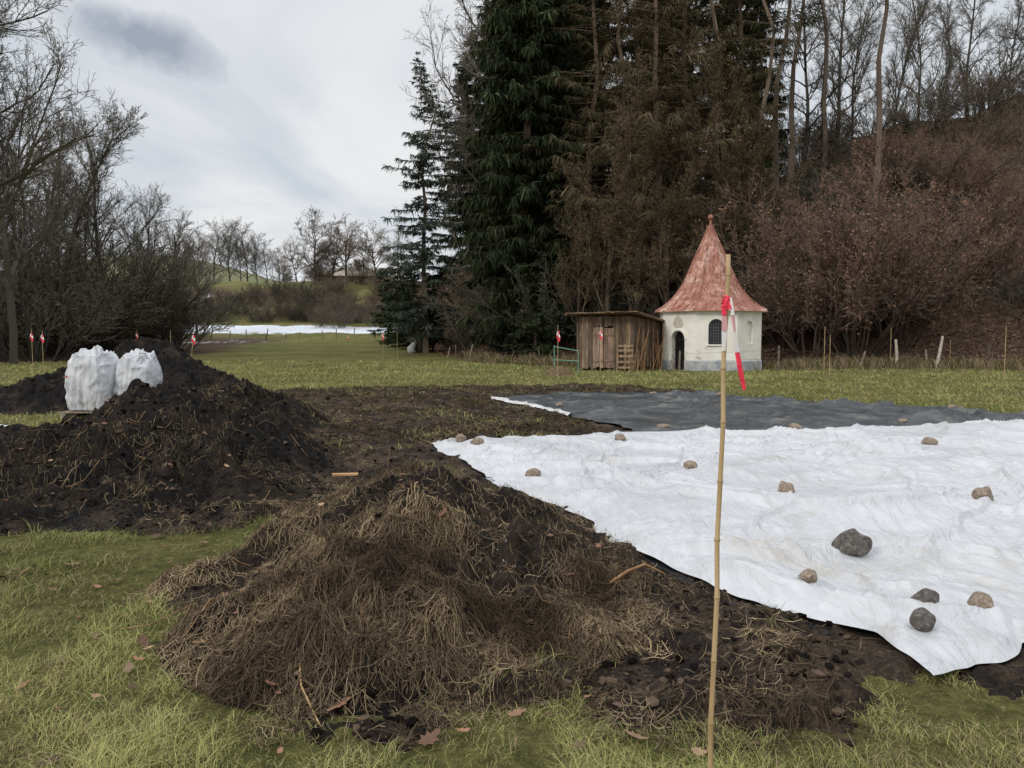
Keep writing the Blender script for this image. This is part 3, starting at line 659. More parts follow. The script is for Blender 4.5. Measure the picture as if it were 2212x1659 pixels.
for k,A in enumerate(faces):
    if k==0:
        g,out=arch_wall(A,0,.33,1.18,1.98,.22)
        win.add([g(u,z,-.2) for u,z in out],[tuple(range(len(out)))],1)
        ring=[]
        for (u,z) in out: ring.append(g(u*.97,z,-.04))
        win.tube(ring+[ring[0]],.03,5,0,cap=False)
        for i in range(-2,3): win.tube([g(i*.11,1.18,-.06),g(i*.11,1.98+math.sqrt(max(0,.33**2-(i*.11)**2)),-.06)],.011,4,3)
        for j in range(7): win.tube([g(-.33,1.28+j*.13,-.055),g(.33,1.28+j*.13,-.055)],.011,4,3)
        for j in range(6):
            for i in range(-1,3):
                cu,cz=(i-.5)*.165,1.3+j*.16
                win.tube([g(cu+.055*math.cos(t),cz+.06*math.sin(t),-.05) for t in np.linspace(0,6.28,9)],.008,4,3,cap=False)
        win.box(g(0,1.15,.03),(.8,.10,.05),2,Matrix.Rotation(A+math.pi/2,3,'Z'))
    elif k==7:
        g,out=arch_wall(A,-.02,.37,.0,1.42,.30)
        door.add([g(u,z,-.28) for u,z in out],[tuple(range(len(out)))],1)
        for i in range(-3,4):
            u=-.02+i*.10; door.tube([g(u,.05,-.2),g(u,1.40+math.sqrt(max(0,.36**2-(i*.10)**2)),-.2)],.012,4,0)
        for z in (.1,.5,.95,1.4): door.tube([g(-.38,z,-.19),g(.34,z,-.19)],.016,4,0)
        N=16
        for i in range(N):
            a0,a1=math.pi*(1-i/N),math.pi*(1-(i+1)/N)
            for r0_,r1_ in [(.38,.50)]:
                ps=[(-.02+r0_*math.cos(a0),1.42+r0_*math.sin(a0)),(-.02+r0_*math.cos(a1),1.42+r0_*math.sin(a1)),(-.02+r1_*math.cos(a1),1.42+r1_*math.sin(a1)),(-.02+r1_*math.cos(a0),1.42+r1_*math.sin(a0))]
                door.add([g(u,z,.035) for u,z in ps]+[g(u,z,.002) for u,z in ps],[(0,1,2,3),(0,4,5,1),(3,2,6,7)],2)
        door.add([g(-.02+u,z,.03) for u,z in [(-.18,1.95),(.18,1.95),(.30,2.1),(.22,2.3),(0,2.48),(-.22,2.3),(-.30,2.1)]],[tuple(range(7))],3)
    elif k==1:
        g,out=arch_wall(A,0,.24,1.2,2.0,.14)
        walls.add([g(u,z,-.14) for u,z in out],[tuple(range(len(out)))],0)
    else:
        g=fmap(A); h=sl/2; walls.add([g(-h,0),g(h,0),g(h,HW),g(-h,HW)],[(0,1,2,3)])
    h=sl/2+.02; g=fmap(A)
    for u0,u1 in ([(-h,-.42),(.38,h)] if k==7 else [(-h,h)]):
        plinth.add([g(u0,-.3,.045),g(u1,-.3,.045),g(u1,.42,.045),g(u0,.42,.045),g(u0,.46,.001),g(u1,.46,.001)],[(0,1,2,3),(3,2,5,4)])
    walls.add([g(-h,HW-.1,.05),g(h,HW-.1,.05),g(h,HW+.02,.10),g(-h,HW+.02,.10),g(-h,HW-.1,.0),g(h,HW-.1,0)],[(0,1,2,3),(4,5,1,0)])
M_patch=pmat('bare_plaster_patch',[(.3,(.40,.35,.27)),(.7,(.6,.55,.45))],6,.9,.1,.5,18,.02)
M_gr=pmat('grille_metal',[(.3,(.05,.055,.06)),(.7,(.14,.15,.15))],9,.5,.4)
walls.ob('walls',[M_pl],CH); plinth.ob('plinth',[M_plinth],CH); door.ob('door',[M_iron,M_dark,M_pl,M_patch],CH); win.ob('window',[M_iron,M_glass,M_pl,M_gr],CH)
roof=B(); prof=[(2.68,2.66),(2.63,2.72),(2.28,2.92),(1.92,3.20),(1.60,3.55),(1.33,3.92),(1.13,4.32),(.94,4.78),(.74,5.22),(.53,5.68),(.31,6.15),(.10,6.66)]
ca=[f+math.pi/8 for f in faces]
vs=[(r_*math.cos(a),r_*math.sin(a),z) for r_,z in prof for a in ca]
fs=[(i*8+k,i*8+(k+1)%8,(i+1)*8+(k+1)%8,(i+1)*8+k) for i in range(len(prof)-1) for k in range(8)]
roof.add(vs,fs,0); roof.add([(1.9*math.cos(a),1.9*math.sin(a),2.68) for a in ca]+[(2.66*math.cos(a),2.66*math.sin(a),2.655) for a in ca],[(k,8+k,8+(k+1)%8,(k+1)%8) for k in range(8)],1)
for k in range(8):
    a0,a1=ca[k],ca[(k+1)%8]
    roof.tube([(r_*math.cos(a0)*1.005,r_*math.sin(a0)*1.005,z+.015) for r_,z in prof[1:]],.032,5,0)
    for t in (.25,.5,.75):
        pts=[]
        for j,(r_,z) in enumerate(prof[1:]):
            if r_<(.9 if t==.5 else 1.3): break
            p=Vector((r_*math.cos(a0),r_*math.sin(a0),z))*(1-t)+Vector((r_*math.cos(a1),r_*math.sin(a1),z))*t
            pts.append(p+Vector((0,0,.012)))
        roof.tube(pts,.016,4,0)
roof.ob('roof',[M_roof,M_post],CH)
fin=B(); fin.tube([(0,0,6.55),(0,0,6.8),(0,0,7.05)],[.10,.06,.03],10,0)
bm=bmesh.new(); bmesh.ops.create_uvsphere(bm,u_segments=14,v_segments=10,radius=.13); fin.add([v.co*1+Vector((0,0,7.08)) for v in bm.verts],[[v.index for v in f.verts] for f in bm.faces],0); bm.free()
fin.tube([(0,0,7.15),(0,0,7.68)],.032,6,1); fin.tube([(-.18,.01,7.50),(.18,-.01,7.50)],.032,6,1); fin.ob('finial_cross',[M_roof,M_iron],CH)

# ------------------------------------------------------------ shed
SH=empty('wooden_shed',(0,0,0)); sh=B(); R=random.Random(3)
def plank_wall(p0,p1,z0,ztop0,ztop1,w=.14,gap=.012,tone=1.0):
    p0=Vector(p0);p1=Vector(p1);L=(p1-p0).length;d=(p1-p0)/L; n=int(L/w); rz=math.atan2(d.y,d.x)
    for i in range(n):
        t=(i+.5)/n; c=p0+d*L*t; top=ztop0*(1-t)+ztop1*t-R.uniform(0,.03); zb=z0+R.uniform(-.02,.08)
        nrm=Vector((d.y,-d.x,0))*R.uniform(-.012,.012)
        k=R.uniform(.5,1.5)*tone; sh.box((c.x+nrm.x,c.y+nrm.y,(top+zb)/2),(L/n-gap,.03,top-zb),0,Matrix.Rotation(rz,3,'Z')@Matrix.Rotation(R.uniform(-.012,.012),3,'Y'),(k,k*R.uniform(.88,1.02),k*R.uniform(.8,1.05)))
x0,y0=2.95,35.6; x1,y1=5.35,35.2; x2,y2=7.2,37.6; x3,y3=4.7,38.8
plank_wall((x0,y0,0),(x0+.62,y0-.1,0),.08,2.4,2.4)
plank_wall((x0+1.6,y0-.27,0),(x1,y1,0),.08,2.42,2.45)
plank_wall((x0+.62,y0-.1,0),(x0+1.6,y0-.27,0),1.95,2.4,2.42)
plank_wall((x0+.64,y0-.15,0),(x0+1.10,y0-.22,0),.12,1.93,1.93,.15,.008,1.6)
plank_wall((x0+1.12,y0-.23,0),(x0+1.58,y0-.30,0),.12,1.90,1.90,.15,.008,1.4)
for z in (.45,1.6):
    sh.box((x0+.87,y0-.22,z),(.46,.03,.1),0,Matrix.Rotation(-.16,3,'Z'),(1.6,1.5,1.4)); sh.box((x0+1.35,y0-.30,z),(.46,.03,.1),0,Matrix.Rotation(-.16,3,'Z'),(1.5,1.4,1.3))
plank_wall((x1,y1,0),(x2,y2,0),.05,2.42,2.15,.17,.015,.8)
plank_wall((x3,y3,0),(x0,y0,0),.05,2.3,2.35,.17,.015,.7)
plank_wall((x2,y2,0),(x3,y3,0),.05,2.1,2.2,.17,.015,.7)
for (px,py) in ((x0,y0),(x1,y1),(x2,y2),(x0+.62,y0-.1),(x0+1.6,y0-.27)): sh.box((px,py+.02,1.2),(.12,.12,2.4),0,None,(.8,.8,.8))
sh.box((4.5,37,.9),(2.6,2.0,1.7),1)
def quadslab(ps,th,mi,c):
    ps=[Vector(p) for p in ps]; sh.add(ps+[p-Vector((0,0,th)) for p in ps],[(0,1,2,3),(7,6,5,4),(0,4,5,1),(1,5,6,2),(2,6,7,3),(3,7,4,0)],mi,c)
A0=Vector((x0-.6,y0-.45,2.55));A1=Vector((x1+.05,y1-.65,2.62));A2=Vector((x2+.3,y2-.1,2.18));A3=Vector((x3-.5,y3+.5,2.30))
N=16
for i in range(N):
    a=A0.lerp(A1,i/N);b_=A0.lerp(A1,(i+.96)/N);c_=A3.lerp(A2,(i+.96)/N);d_=A3.lerp(A2,i/N); j=Vector((0,-R.uniform(0,.16),R.uniform(-.015,.015)))
    k=R.uniform(.6,1.5); quadslab([a+j,b_+j,c_,d_],.04,0,(k*1.2,k*1.1,k))
for i in (0,.33,.66,1):
    a=A0.lerp(A1,i)+Vector((0,.1,-.08)); b_=A3.lerp(A2,i)+Vector((0,0,-.08)); sh.tube([a,b_],.045,6,0,(1,.9,.8))
sh.tube([A0+Vector((.1,.12,-.06)),A1+Vector((-.05,.12,-.06))],.04,6,0,(.9,.8,.7))
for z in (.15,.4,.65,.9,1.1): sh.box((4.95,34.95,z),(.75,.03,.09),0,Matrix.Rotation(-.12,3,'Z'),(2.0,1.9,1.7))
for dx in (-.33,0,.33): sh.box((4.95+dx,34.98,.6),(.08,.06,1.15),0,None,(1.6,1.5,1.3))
for i in range(22):
    bx=R.uniform(5.4,7.0); by=35.3+(bx-5.35)*.9; sh.tube([(bx-.2,by-.6,0),(bx+R.uniform(-.4,.5),by-.1,R.uniform(.8,2.2))],R.uniform(.012,.03),5,0,(1.7,1.3,.9))
sh.ob('shed_parts',[M_wood,M_dark],SH)

# ------------------------------------------------------------ stakes, fences, tape
M_tape=attrmat('red_white_tape',.45,.3)
def tape(bd,pts,w,side=Vector((1,0,0)),mi=1,stripes=None):
    n=len(pts); side=side.normalized()
    for i in range(n-1):
        c=(.80,.045,.07) if (stripes or [1,0,1,0,1,1,0])[i%7] else (.82,.80,.80)
        p,q=Vector(pts[i]),Vector(pts[i+1]); s1=side.copy(); s1.rotate(Matrix.Rotation(.5*math.sin(i*1.7),3,'Z')); s2=side.copy(); s2.rotate(Matrix.Rotation(.5*math.sin((i+1)*1.7),3,'Z'))
        bd.add([p-s1*w/2,p+s1*w/2,q+s2*w/2,q-s2*w/2],[(0,1,2,3)],mi,c)
def stake(b_,y,h,tp=True,lean=(0,0),r_=.013,twid=.07):
    x=b_*y; z=gz(x,y); s=B(); top=Vector((lean[0],lean[1],h))
    s.tube([(0,0,-.1),tuple(top*.5),tuple(top)],[r_,r_*.9,r_*.7],6,0)
    if tp:
        q=top*.85
        tape(s,[q+Vector((.02,-.03,.06)),q+Vector((.03,-.03,-.06)),q+Vector((.06,-.035,-.18)),q+Vector((.04,-.04,-.34))],twid)
        tape(s,[q+Vector((-.01,-.04,.04)),q+Vector((-.03,-.04,-.1)),q+Vector((-.02,-.04,-.24))],twid*.8,stripes=[0,1,0])
    s.ob('marker_stake',[M_bamboo,M_tape],loc=(x,y,z))
for a_ in [(-.602,38,1.85),(-.589,36,1.75,True,(.02,0)),(-.553,55,1.9),(-.470,50,1.9),(-.428,38,1.75,False),(-.405,33,1.8,True,(.22,0)),(-.205,58,1.5,True),(-.199,52,1.4,False),(-.162,50,1.9),(-.144,50,1.8,False),
           (.0575,31,2.0),(.111,33.5,2.0),(.147,31.5,2.0,False),(.158,34,1.0,False),(.392,31.5,1.9,False),(.399,30.5,1.6,False),(.475,37,1.9,False),(.619,28,1.9,False),(.645,26,1.6,True),(.55,38,1.3,False)]:
    stake(*a_)
bp=B(); p0=Vector((.664,2.6,-.05));p1=Vector((.700,2.6,1.905)); L=(p1-p0)
nodes=[0,.09,.20,.31,.42,.52,.62,.72,.81,.90,.965,1.0]; pts=[];rad=[]
for i,t in enumerate(nodes):
    r_=.0092-.0022*t; off_=Vector((.0035*math.sin(i*2.1),0,0))
    if i in(0,len(nodes)-1): pts.append(p0+L*t);rad.append(r_)
    else:
        for dt_,kk in((-.006,1),(-.0015,1.2),(.0015,1.2),(.006,1)): pts.append(p0+L*(t+dt_)+off_); rad.append(r_*kk)
bp.tube(pts,rad,14,0)
for i,t in enumerate(nodes[1:-1]):
    off_=Vector((.0035*math.sin((i+1)*2.1),0,0)); c_=p0+L*t+off_; bp.tube([c_-L.normalized()*.0012,c_+L.normalized()*.0012],(.0092-.0022*t)*1.24,14,2)
q=p0+L*.925; x,y,z=q
bp.tube([(x-.010,y-.010,z+.012),(x+.010,y-.011,z+.004),(x+.011,y+.010,z-.006),(x-.011,y+.010,z-.012),(x-.010,y-.011,z-.004),(x+.012,y-.009,z-.01)],.005,6,1,(.80,.045,.08))
def rib(pts,ws,cols,sides):
    pts=[Vector(p) for p in pts]
    for i in range(len(pts)-1):
        s0=Vector(sides[i]).normalized();s1=Vector(sides[i+1]).normalized()
        bp.add([pts[i]-s0*ws[i]/2,pts[i],pts[i]+s0*ws[i]/2,pts[i+1]-s1*ws[i+1]/2,pts[i+1]+Vector((0,-.004,0)),pts[i+1]+s1*ws[i+1]/2],[(0,1,4,3),(1,2,5,4)],1,cols[i])
RD_=(.80,.04,.08); WH=(.74,.70,.70); PK=(.66,.36,.36)
rib([(x+.0,y-.015,z+.01),(x-.014,y-.02,z-.02),(x-.012,y-.02,z-.05),(x-.010,y-.02,z-.10),(x-.012,y-.02,z-.165)],[.010,.016,.018,.019,.012],[RD_,RD_,PK,WH],[(1,.2,0),(1,-.3,0),(1,.3,0),(1,-.1,0),(1,0,0)])
rib([(x+.01,y-.015,z+.008),(x+.015,y-.02,z-.05),(x+.022,y-.02,z-.10),(x+.032,y-.02,z-.17),(x+.04,y-.022,z-.215),(x+.050,y-.02,z-.26),(x+.058,y-.02,z-.292)],[.008,.012,.013,.015,.019,.015,.010],[WH,PK,WH,RD_,RD_,RD_],[(1,.5,0),(1,-.5,.1),(.8,.6,0),(1,-.2,.1),(1,.3,0),(1,-.3,0),(1,.2,.3)])
rib([(x+.008,y-.012,z+.0),(x+.004,y-.02,z-.03),(x-.02,y-.02,z+.002)],[.01,.014,.018],[RD_,RD_],[(1,.5,0),(1,-.5,.1),(.3,.2,1)])
bp.ob('bamboo_marker_pole',[M_bamboo,M_tape,pmat('bamboo_node',[(.3,(.14,.09,.04)),(.7,(.25,.17,.08))],20)],smooth=True)
def fence(name,pl,sp,h,r_,wires=(.5,.85),seed=1,jit=.1):
    rnd=random.Random(seed); f=B(); prev=None
    P=[Vector((p[0],p[1],0)) for p in pl]
    for a_,b_ in zip(P[:-1],P[1:]):
        n=max(1,int((b_-a_).length/sp))
        for i in range(n):
            p=a_.lerp(b_,i/n)+Vector((rnd.uniform(-.3,.3),rnd.uniform(-.15,.15),0)); z=gz(p.x,p.y); hh=h*rnd.uniform(.7,1.25); l=Vector((rnd.gauss(0,jit),rnd.gauss(0,jit*.5),0)); k=rnd.uniform(.4,1.3)
            f.tube([(p.x,p.y,z-.1),(p.x+l.x,p.y+l.y,z+hh)],[r_,r_*.85],6,0,(k,k,k))
            cur=[(p.x+l.x*w,p.y+l.y*w-.05,z+hh*w) for w in wires]
            if prev:
                for c0,c1 in zip(prev,cur): f.tube([c0,((c0[0]+c1[0])/2,(c0[1]+c1[1])/2,(c0[2]+c1[2])/2-.03),c1],.005,3,1)
            prev=cur
    f.ob(name,[pmat(name+'_wood',[(.3,(.13,.10,.075)),(.7,(.34,.29,.23))],8,.9,.15,.4,25,.01,attr=True),M_iron])
fence('pasture_fence',[(-4.5,52),(-1.5,44),(1.5,40.5),(3,38.8)],2.4,.95,.05,seed=2)
fence('wire_fence',[(7.4,34.6),(11.5,35.0),(16,36.4),(22,37.2),(30,36.5)],2.6,1.0,.05,seed=4,jit=.15)
fence('far_fence',[(-46,89),(-30,91),(-13.5,90)],1.9,1.2,.07,seed=5)
fence('stream_fence',[(-42,46),(-34,55),(-30,64),(-33,80)],2.4,1.0,.06,seed=6)
for x,y,h,lx in((17.9,37.0,1.35,-.1),(19.7,37.0,1.5,.28)):
    wp=B(); wp.tube([(x,y,gz(x,y)-.1),(x+lx*.5+.02,y,gz(x,y)+h*.5),(x+lx,y,gz(x,y)+h)],[.075,.07,.055],7,0,(1,1,1))
    wp.ob('fence_post',[pmat('pale_post',[(.3,(.3,.27,.22)),(.7,(.55,.5,.42))],6,.9,.1,.3,20,.01)])
gg=B(); 
for p,q in(((1.75,33,0),(1.75,33,1.15)),((2.75,33.1,0),(2.75,33.1,.95)),((1.75,33,1.1),(2.75,33.1,.92)),((1.75,33,.55),(2.75,33.1,.5))): gg.tube([p,q],.02,6,0)
gg.ob('green_gate_frame',[pmat('green_metal',[(.3,(.10,.24,.18)),(.7,(.20,.36,.28))],5,.5,.3)])
xs_=np.linspace(-1,1,60); X,Y=np.meshgrid(xs_,xs_); Z=.42*np.clip(1-(X**2+Y**2)/.55,0,1)**.9+fbm(X*6,Y*6,3,4)*.05-.06
obj('straw_mound',sheet_mesh('straw_mound',X*.9+1.85,Y*.7+31.6,Z),[pmat('mound_straw',[(.3,(.05,.035,.022)),(.7,(.24,.17,.10))],14,.9,.1,.9,40,.04)])

# ------------------------------------------------------------ bulk bags
BG=empty('bulk_bags',(0,0,0))
M_bag=pmat('woven_bag_fabric',[(.3,(.38,.39,.41)),(.5,(.52,.53,.55)),(.7,(.62,.63,.65))],3,.6,.3,.6,18,.02)
def bag(cx,cy,w,dp,h,seed,z0):
    bm=bmesh.new(); bmesh.ops.create_cube(bm,size=2); bmesh.ops.subdivide_edges(bm,edges=bm.edges,cuts=44,use_grid_fill=True)
    for v in bm.verts:
        x,y,z=v.co
        m_=max(abs(x),abs(y)); rr_=(abs(x)**3+abs(y)**3)**(1/3.) or 1
        k=m_/rr_; X=x*k;Y=y*k
        fz=(z+1)/2; bul=.90+.17*math.sin(math.pi*min(1,.12+fz*.92))-.16*max(0,fz-.82)*5*.5
        an=math.atan2(Y,X)
        cre=abs(mnoise.noise(Vector((math.cos(an)*3.5,math.sin(an)*3.5,fz*1.6+seed*7))))*.13+abs(mnoise.noise(Vector((math.cos(an)*8,math.sin(an)*8,fz*6+seed))))*.05+abs(mnoise.noise(Vector((X*2,Y*2,fz*6+seed*3))))*.08
        seam=-.06*math.exp(-((x/ .06)**2))-.06*math.exp(-((y/.06)**2)) if m_>.9 else 0
        f=bul-cre+seam
        Z=fz*h
        if z>.98:
            rim=m_; Z=h*(1.0+.05*(1-rim**2))+mnoise.noise(Vector((x*1.4+seed*3,y*1.4,0)))*.16*h+abs(mnoise.noise(Vector((x*4,y*4,seed))))*.14-.04
        elif fz>.8: Z+=mnoise.noise(Vector((x*1.4+seed*3,y*1.4,0)))*.16*h*(fz-.8)*5
        v.co=Vector((X*w/2*f,Y*dp/2*f,Z+mnoise.noise(Vector((x*2,y*2,z*2+seed)))*.03))
    me=bpy.data.meshes.new('bag'); bm.to_mesh(me); bm.free()
    for p in me.polygons: p.use_smooth=True
    obj('bag',me,[M_bag],(cx,cy,z0),.12*seed-.2,parent=BG)
bag(-8.34,15.9,.92,.92,1.10,1,.14); bag(-7.60,16.15,.84,.9,1.02,2,.14)
pb=B()
for i in range(6): pb.box((-8.05,15.42+i*.19,.115),(1.5,.12,.022),0)
for dx in(-.65,0,.65): pb.box((-8.05+dx,15.9,.05),(.1,1.1,.10),0)
for (px,py) in((-8.60,15.6),(-8.12,15.62),(-7.45,15.85)):
    pb.tube([(px,py,1.12),(px+.03,py+.05,1.26),(px+.10,py+.12,1.25),(px+.14,py+.15,1.12)],.02,5,1,cap=False)
pb.box((-8.66,15.50,.80),(.07,.01,.05),2)
pb.ob('pallet_and_straps',[M_post,M_bag,pmat('red_label',[(.3,(.5,.03,.03)),(.7,(.65,.06,.06))],5,.5,.2)],BG)

# ------------------------------------------------------------ sticks, leaves, clods
st=B()
def stick(pts,r0,r1,c):
    P=[(x,y,nz(x,y)+dz) for x,y,dz in pts]; st.tube(P,[r0+(r1-r0)*i/(len(P)-1) for i in range(len(P))],6,0,c)
stick([(.62,4.95,.03),(.74,5.0,.05),(.86,5.08,.07),(1.0,5.15,.05)],.013,.008,(1.9,1.5,1.1))
stick([(-.97,3.55,.01),(-.93,3.42,.03),(-.84,3.30,.02),(-.78,3.16,.01)],.005,.003,(2.1,1.9,1.3))
stick([(-1.72,4.1,.02),(-1.66,4.3,.04),(-1.55,4.45,.04),(-1.5,4.6,.02)],.006,.004,(1.8,1.5,1.1))
stick([(-1.75,4.12,.02),(-1.8,4.0,.02),(-1.78,3.9,.01)],.006,.003,(1.8,1.5,1.1))
stick([(-2.3,4.22,.02),(-2.0,4.3,.04),(-1.75,4.33,.04)],.004,.003,(1.5,1.3,.9))
stick([(-.96,5.95,.0),(-.93,5.9,.2),(-.91,5.88,.33)],.004,.002,(1.5,1.2,.9))
rr_=random.Random(8)
for i in range(60):
    x=rr_.uniform(-1.9,1.2);y=rr_.uniform(3.3,6.5)
    if straw_h(np.array([x]),np.array([y]))[0]<.03: continue
    a_=rr_.uniform(0,6.28);L=rr_.uniform(.08,.22); k=rr_.uniform(.7,1.9)
    stick([(x,y,.01),(x+math.cos(a_)*L*.5,y+math.sin(a_)*L*.5,.03),(x+math.cos(a_)*L,y+math.sin(a_)*L,rr_.uniform(.01,.07))],.003,.0015,(k,k*.8,k*.6))
for i in range(50):
    x=rr_.uniform(-6.2,-2.3);y=rr_.uniform(6.9,9.5); a_=rr_.uniform(0,6.28);L=rr_.uniform(.1,.35); k=rr_.uniform(.6,2.2)
    stick([(x,y,.01),(x+math.cos(a_)*L*.5,y+math.sin(a_)*L*.5,.03),(x+math.cos(a_)*L,y+math.sin(a_)*L,rr_.uniform(.01,.08))],.004,.002,(k,k*.85,k*.6))
st.ob('sticks',[M_wood],smooth=True)
wb=B(); x,y=-1.85,8.75; wb.box((x,y,nz(x,y)+.03),(.28,.07,.02),0,Matrix.Rotation(.1,3,'Z')); wb.ob('wood_offcut',[pmat('fresh_wood',[(.3,(.40,.23,.11)),(.7,(.55,.34,.18))],4,.8,.2)])
lv=B()
out=[(0,-.5),(.10,-.38),(.22,-.42),(.18,-.2),(.34,-.12),(.22,.02),(.32,.2),(.14,.2),(.12,.42),(0,.5),(-.12,.42),(-.14,.2),(-.32,.2),(-.22,.02),(-.34,-.12),(-.18,-.2),(-.22,-.42),(-.10,-.38)]
def leaf(x,y,s,rnd):
    a_=rnd.uniform(0,6.28); tx=rnd.uniform(-.4,.4); ty=rnd.uniform(-.4,.4); z=nz(x,y)+.03; k=rnd.uniform(.6,1.3)
    vs=[(x,y,z+.0)]
    for u,v in out:
        X=(u*math.cos(a_)-v*math.sin(a_))*s;Y=(u*math.sin(a_)+v*math.cos(a_))*s
        vs.append((x+X,y+Y,z+X*tx+Y*ty+(u*u+v*v)*s*rnd.uniform(.2,.6)))
    c=rnd.choice([(.26,.14,.09),(.20,.12,.085),(.30,.20,.13),(.15,.10,.075)])
    lv.add(vs,[(0,i+1,(i+1)%len(out)+1) for i in range(len(out))],0,tuple(q*k for q in c))
for x,y in [(-1.93,4.08),(-1.87,4.0),(-.75,3.35),(-.2,3.15),(-.33,3.08),(-2.9,4.15),(-1.85,3.75),(.5,3.1),(-3.1,5.5),(-2.85,6.3),(-2.6,5.15),(-.45,5.1),(.02,3.3),(-2.4,6.1),(-3.4,5.2)]: leaf(x,y,rr_.uniform(.08,.12),rr_)
for i in range(150):
    y=rr_.uniform(2.9,9); x=rr_.uniform(-.66*y,.3*y)
    if sdf([(-1.3,11.6),(1.9,3.5),(12,4.6),(12,14)],np.array([x]),np.array([y]))[0]>0.1: leaf(x,y,rr_.uniform(.035,.08),rr_)
lv.ob('fallen_leaves',[M_leaf])
bm=bmesh.new(); bmesh.ops.create_icosphere(bm,subdivisions=1,radius=1); iv=np.array([v.co[:] for v in bm.verts]); fi=np.array([[v.index for v in f.verts] for f in bm.faces]); bm.free()
def clods(name,x,y,s,kc,sink=.2,flat=.7,seed=1,mat=None):
    r=np.random.default_rng(seed); n=len(x); z=near_z(x,y)
    v=iv[None]*(1+r.uniform(-.35,.35,(n,len(iv),1)))*s[:,None,None]*r.uniform(.7,1.3,(n,1,3)); v[:,:,2]*=flat
    v[:,:,0]+=x[:,None]; v[:,:,1]+=y[:,None]; v[:,:,2]+=(z+s*sink)[:,None]
    F=(fi[None]+(np.arange(n)*len(iv))[:,None,None]).reshape(-1,3)
    obj(name,np_mesh(name,v.reshape(-1,3),F,np.repeat(kc,len(iv),0)),[mat or M_leaf])
rg=np.random.default_rng(33); n=30000
y=np.exp(rg.uniform(math.log(3),math.log(24),n)); x=rg.uniform(-.74,.45,n)*y
hs=heap_h(x,y); ss=straw_h(x,y); sm=soil_m(x,y)
k=((hs>.02)|((sm>.5)&(rg.random(n)<.5)))&(sdf(WHITE_IN,x,y)>.12)&~((ss>.05)&(rg.random(n)<.8))
x=x[k];y=y[k];n=len(x); s=(.005+.022*rg.random(n)**3)*(1+y*.05)
kk=rg.random(n)[:,None]; c=np.where(kk<.7,np.array([[.014,.011,.010]]),np.array([[.07,.05,.036]]))*rg.uniform(.4,1.7,(n,1))
clods('soil_clods',x,y,s,c,0,.6)
n=150; x=rg.normal(-7.9,.42,n); y=rg.normal(12.6,.28,n); s=rg.uniform(.01,.04,n)
x2=np.concatenate([rg.normal(a,.10,16) for a in(.25,-.05,.15,-.35)]);y2=np.concatenate([rg.normal(a,.06,16) for a in(4.65,4.95,3.75,3.9)]);s2=rg.uniform(.002,.006,len(x2))
clods('snow_remnants',np.r_[x,x2],np.r_[y,y2],np.r_[s,s2],np.tile([[.6,.61,.63]],(n+len(x2),1)),.2,.5,5,attrmat('snow',.7,.3))
ws=B(); ws.tube([(0,0,0),(-.1,0,.3),(.12,0,.65),(.25,0,.8)],[.33,.30,.18,.05],10,0); ws.ob('white_sack',[M_white],loc=(-.125*58,58,gz(-7.25,58)),smooth=True)
ws=B(); ws.tube([(0,0,0),(0.02,0,.5),(.1,0,.95),(.2,0,1.2)],[.30,.34,.25,.08],9,0); ws.ob('tree_stump',[M_bark],loc=(-.117*58,58.4,gz(-6.8,58.4)),smooth=True)

fx,fy=-29,153; fz=gz(fx,fy)-.7; FH=empty('farmhouse',(fx,fy,fz)); f=B()
f.box((0,0,1.1),(9,6,2.8),0); f.box((-5.4,-.5,1.2),(3,5,2.6),2)
f.add([(-4.9,-3.8,2.3),(4.9,-3.8,2.3),(4.9,0,4.1),(-4.9,0,4.1),(4.9,3.8,2.3),(-4.9,3.8,2.3)],[(0,1,2,3),(3,2,4,5)],1); f.add([(-4.5,-3,2.5),(-4.5,3,2.5),(-4.5,0,4.0)],[(0,1,2)],2);f.add([(4.5,-3,2.5),(4.5,3,2.5),(4.5,0,4.0)],[(0,1,2)],2)
f.add([(-7.2,-3.2,2.6),(-3.8,-3.2,2.6),(-3.8,-.5,3.6),(-7.2,-.5,3.6),(-3.8,2.2,2.6),(-7.2,2.2,2.6)],[(0,1,2,3),(3,2,4,5)],1)
for i in range(4): f.box((-3.2+i*2.1,-3.02,1.4),(.8,.08,.9),3)
f.ob('farmhouse_parts',[pmat('farm_wall',[(.3,(.22,.19,.16)),(.7,(.36,.32,.27))],2),pmat('farm_roof',[(.3,(.24,.20,.16)),(.7,(.36,.31,.26))],2),M_wood,M_glass],FH)

# ------------------------------------------------------------ world, sun, camera
w=bpy.data.worlds.new('World'); scene.world=w; w.use_nodes=True; nt=w.node_tree; bg=nt.nodes['Background']; bg.inputs['Strength'].default_value=.1
sky=nt.nodes.new('ShaderNodeTexSky'); sky.sky_type='NISHITA'; sky.sun_disc=False
tc=nt.nodes.new('ShaderNodeTexCoord'); gen=tc.outputs['Generated']
sx=nt.nodes.new('ShaderNodeSeparateXYZ'); nt.links.new(gen,sx.inputs[0])
zz=math_(nt,'ADD',math_(nt,'MAXIMUM',sx.outputs[2],0),.18)
cb=nt.nodes.new('ShaderNodeCombineXYZ'); nt.links.new(math_(nt,'DIVIDE',sx.outputs[0],zz),cb.inputs[0]); nt.links.new(math_(nt,'MULTIPLY',math_(nt,'DIVIDE',sx.outputs[1],zz),.8),cb.inputs[1])
cc=ramp(nt,noisen(nt,cb.outputs[0],1.0,7,.52,.8),[(.3,(.55,.605,.66)),(.43,(.67,.705,.745)),(.55,(.79,.80,.82)),(.7,(.87,.87,.87))])
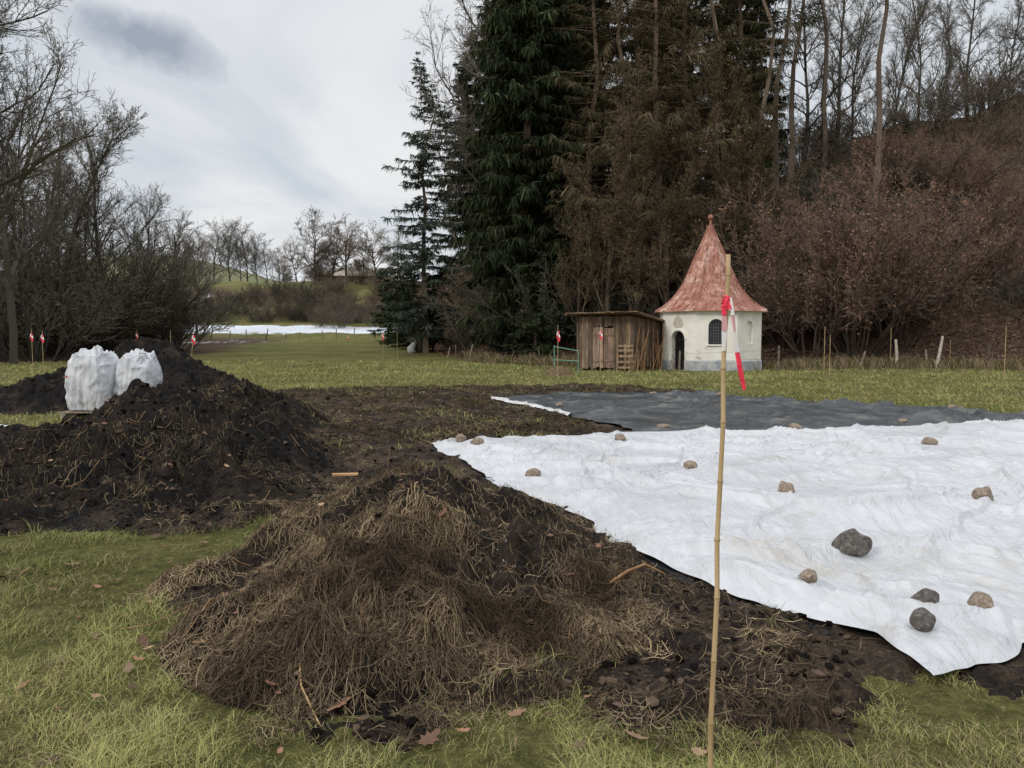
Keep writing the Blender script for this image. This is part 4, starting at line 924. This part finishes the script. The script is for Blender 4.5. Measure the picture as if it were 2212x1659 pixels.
vm=nt.nodes.new('ShaderNodeVectorMath'); vm.operation='SUBTRACT'; nt.links.new(gen,vm.inputs[0]); vm.inputs[1].default_value=(-.392,.865,.312)
mp=nt.nodes.new('ShaderNodeMapping'); mp.vector_type='POINT'; mp.inputs['Rotation'].default_value=(0,math.radians(-16),0); nt.links.new(vm.outputs[0],mp.inputs[0])
v2=nt.nodes.new('ShaderNodeVectorMath'); v2.operation='MULTIPLY'; nt.links.new(mp.outputs[0],v2.inputs[0]); v2.inputs[1].default_value=(11,9,30)
v3=nt.nodes.new('ShaderNodeVectorMath'); v3.operation='LENGTH'; nt.links.new(v2.outputs[0],v3.inputs[0])
dn=math_(nt,'ADD',v3.outputs['Value'],math_(nt,'MULTIPLY',math_(nt,'SUBTRACT',noisen(nt,gen,11,6,.6,.3),.5),1.7))
dm=ramp(nt,dn,[(.30,(1,1,1)),(1.0,(0,0,0))])
cc=mix(nt,cc,(.33,.37,.45),math_(nt,'MULTIPLY',dm,.95))
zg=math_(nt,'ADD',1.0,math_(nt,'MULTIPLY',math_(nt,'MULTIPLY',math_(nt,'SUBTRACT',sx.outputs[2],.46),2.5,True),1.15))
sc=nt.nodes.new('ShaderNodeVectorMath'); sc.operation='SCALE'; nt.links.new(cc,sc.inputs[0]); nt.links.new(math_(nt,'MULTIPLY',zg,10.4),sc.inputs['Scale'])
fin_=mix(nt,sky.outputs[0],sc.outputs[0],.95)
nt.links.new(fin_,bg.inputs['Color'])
sd=bpy.data.lights.new('sun','SUN'); sd.energy=1.3; sd.angle=math.radians(14); sd.color=(1,.94,.86); so=bpy.data.objects.new('sun',sd); link(so)
dirv=Vector((-.60,-.62,.52)).normalized(); so.rotation_euler=dirv.to_track_quat('Z','Y').to_euler()
sky.sun_elevation=math.asin(dirv.z); sky.sun_rotation=math.atan2(dirv.x,dirv.y)
cam=bpy.data.cameras.new('camera'); co_=bpy.data.objects.new('camera',cam); link(co_); co_.location=(0,0,1.65); co_.rotation_euler=(math.radians(90-3.64),0,0)
cam.sensor_width=36; cam.lens=28; cam.clip_end=6000; cam.clip_start=.05; scene.camera=co_
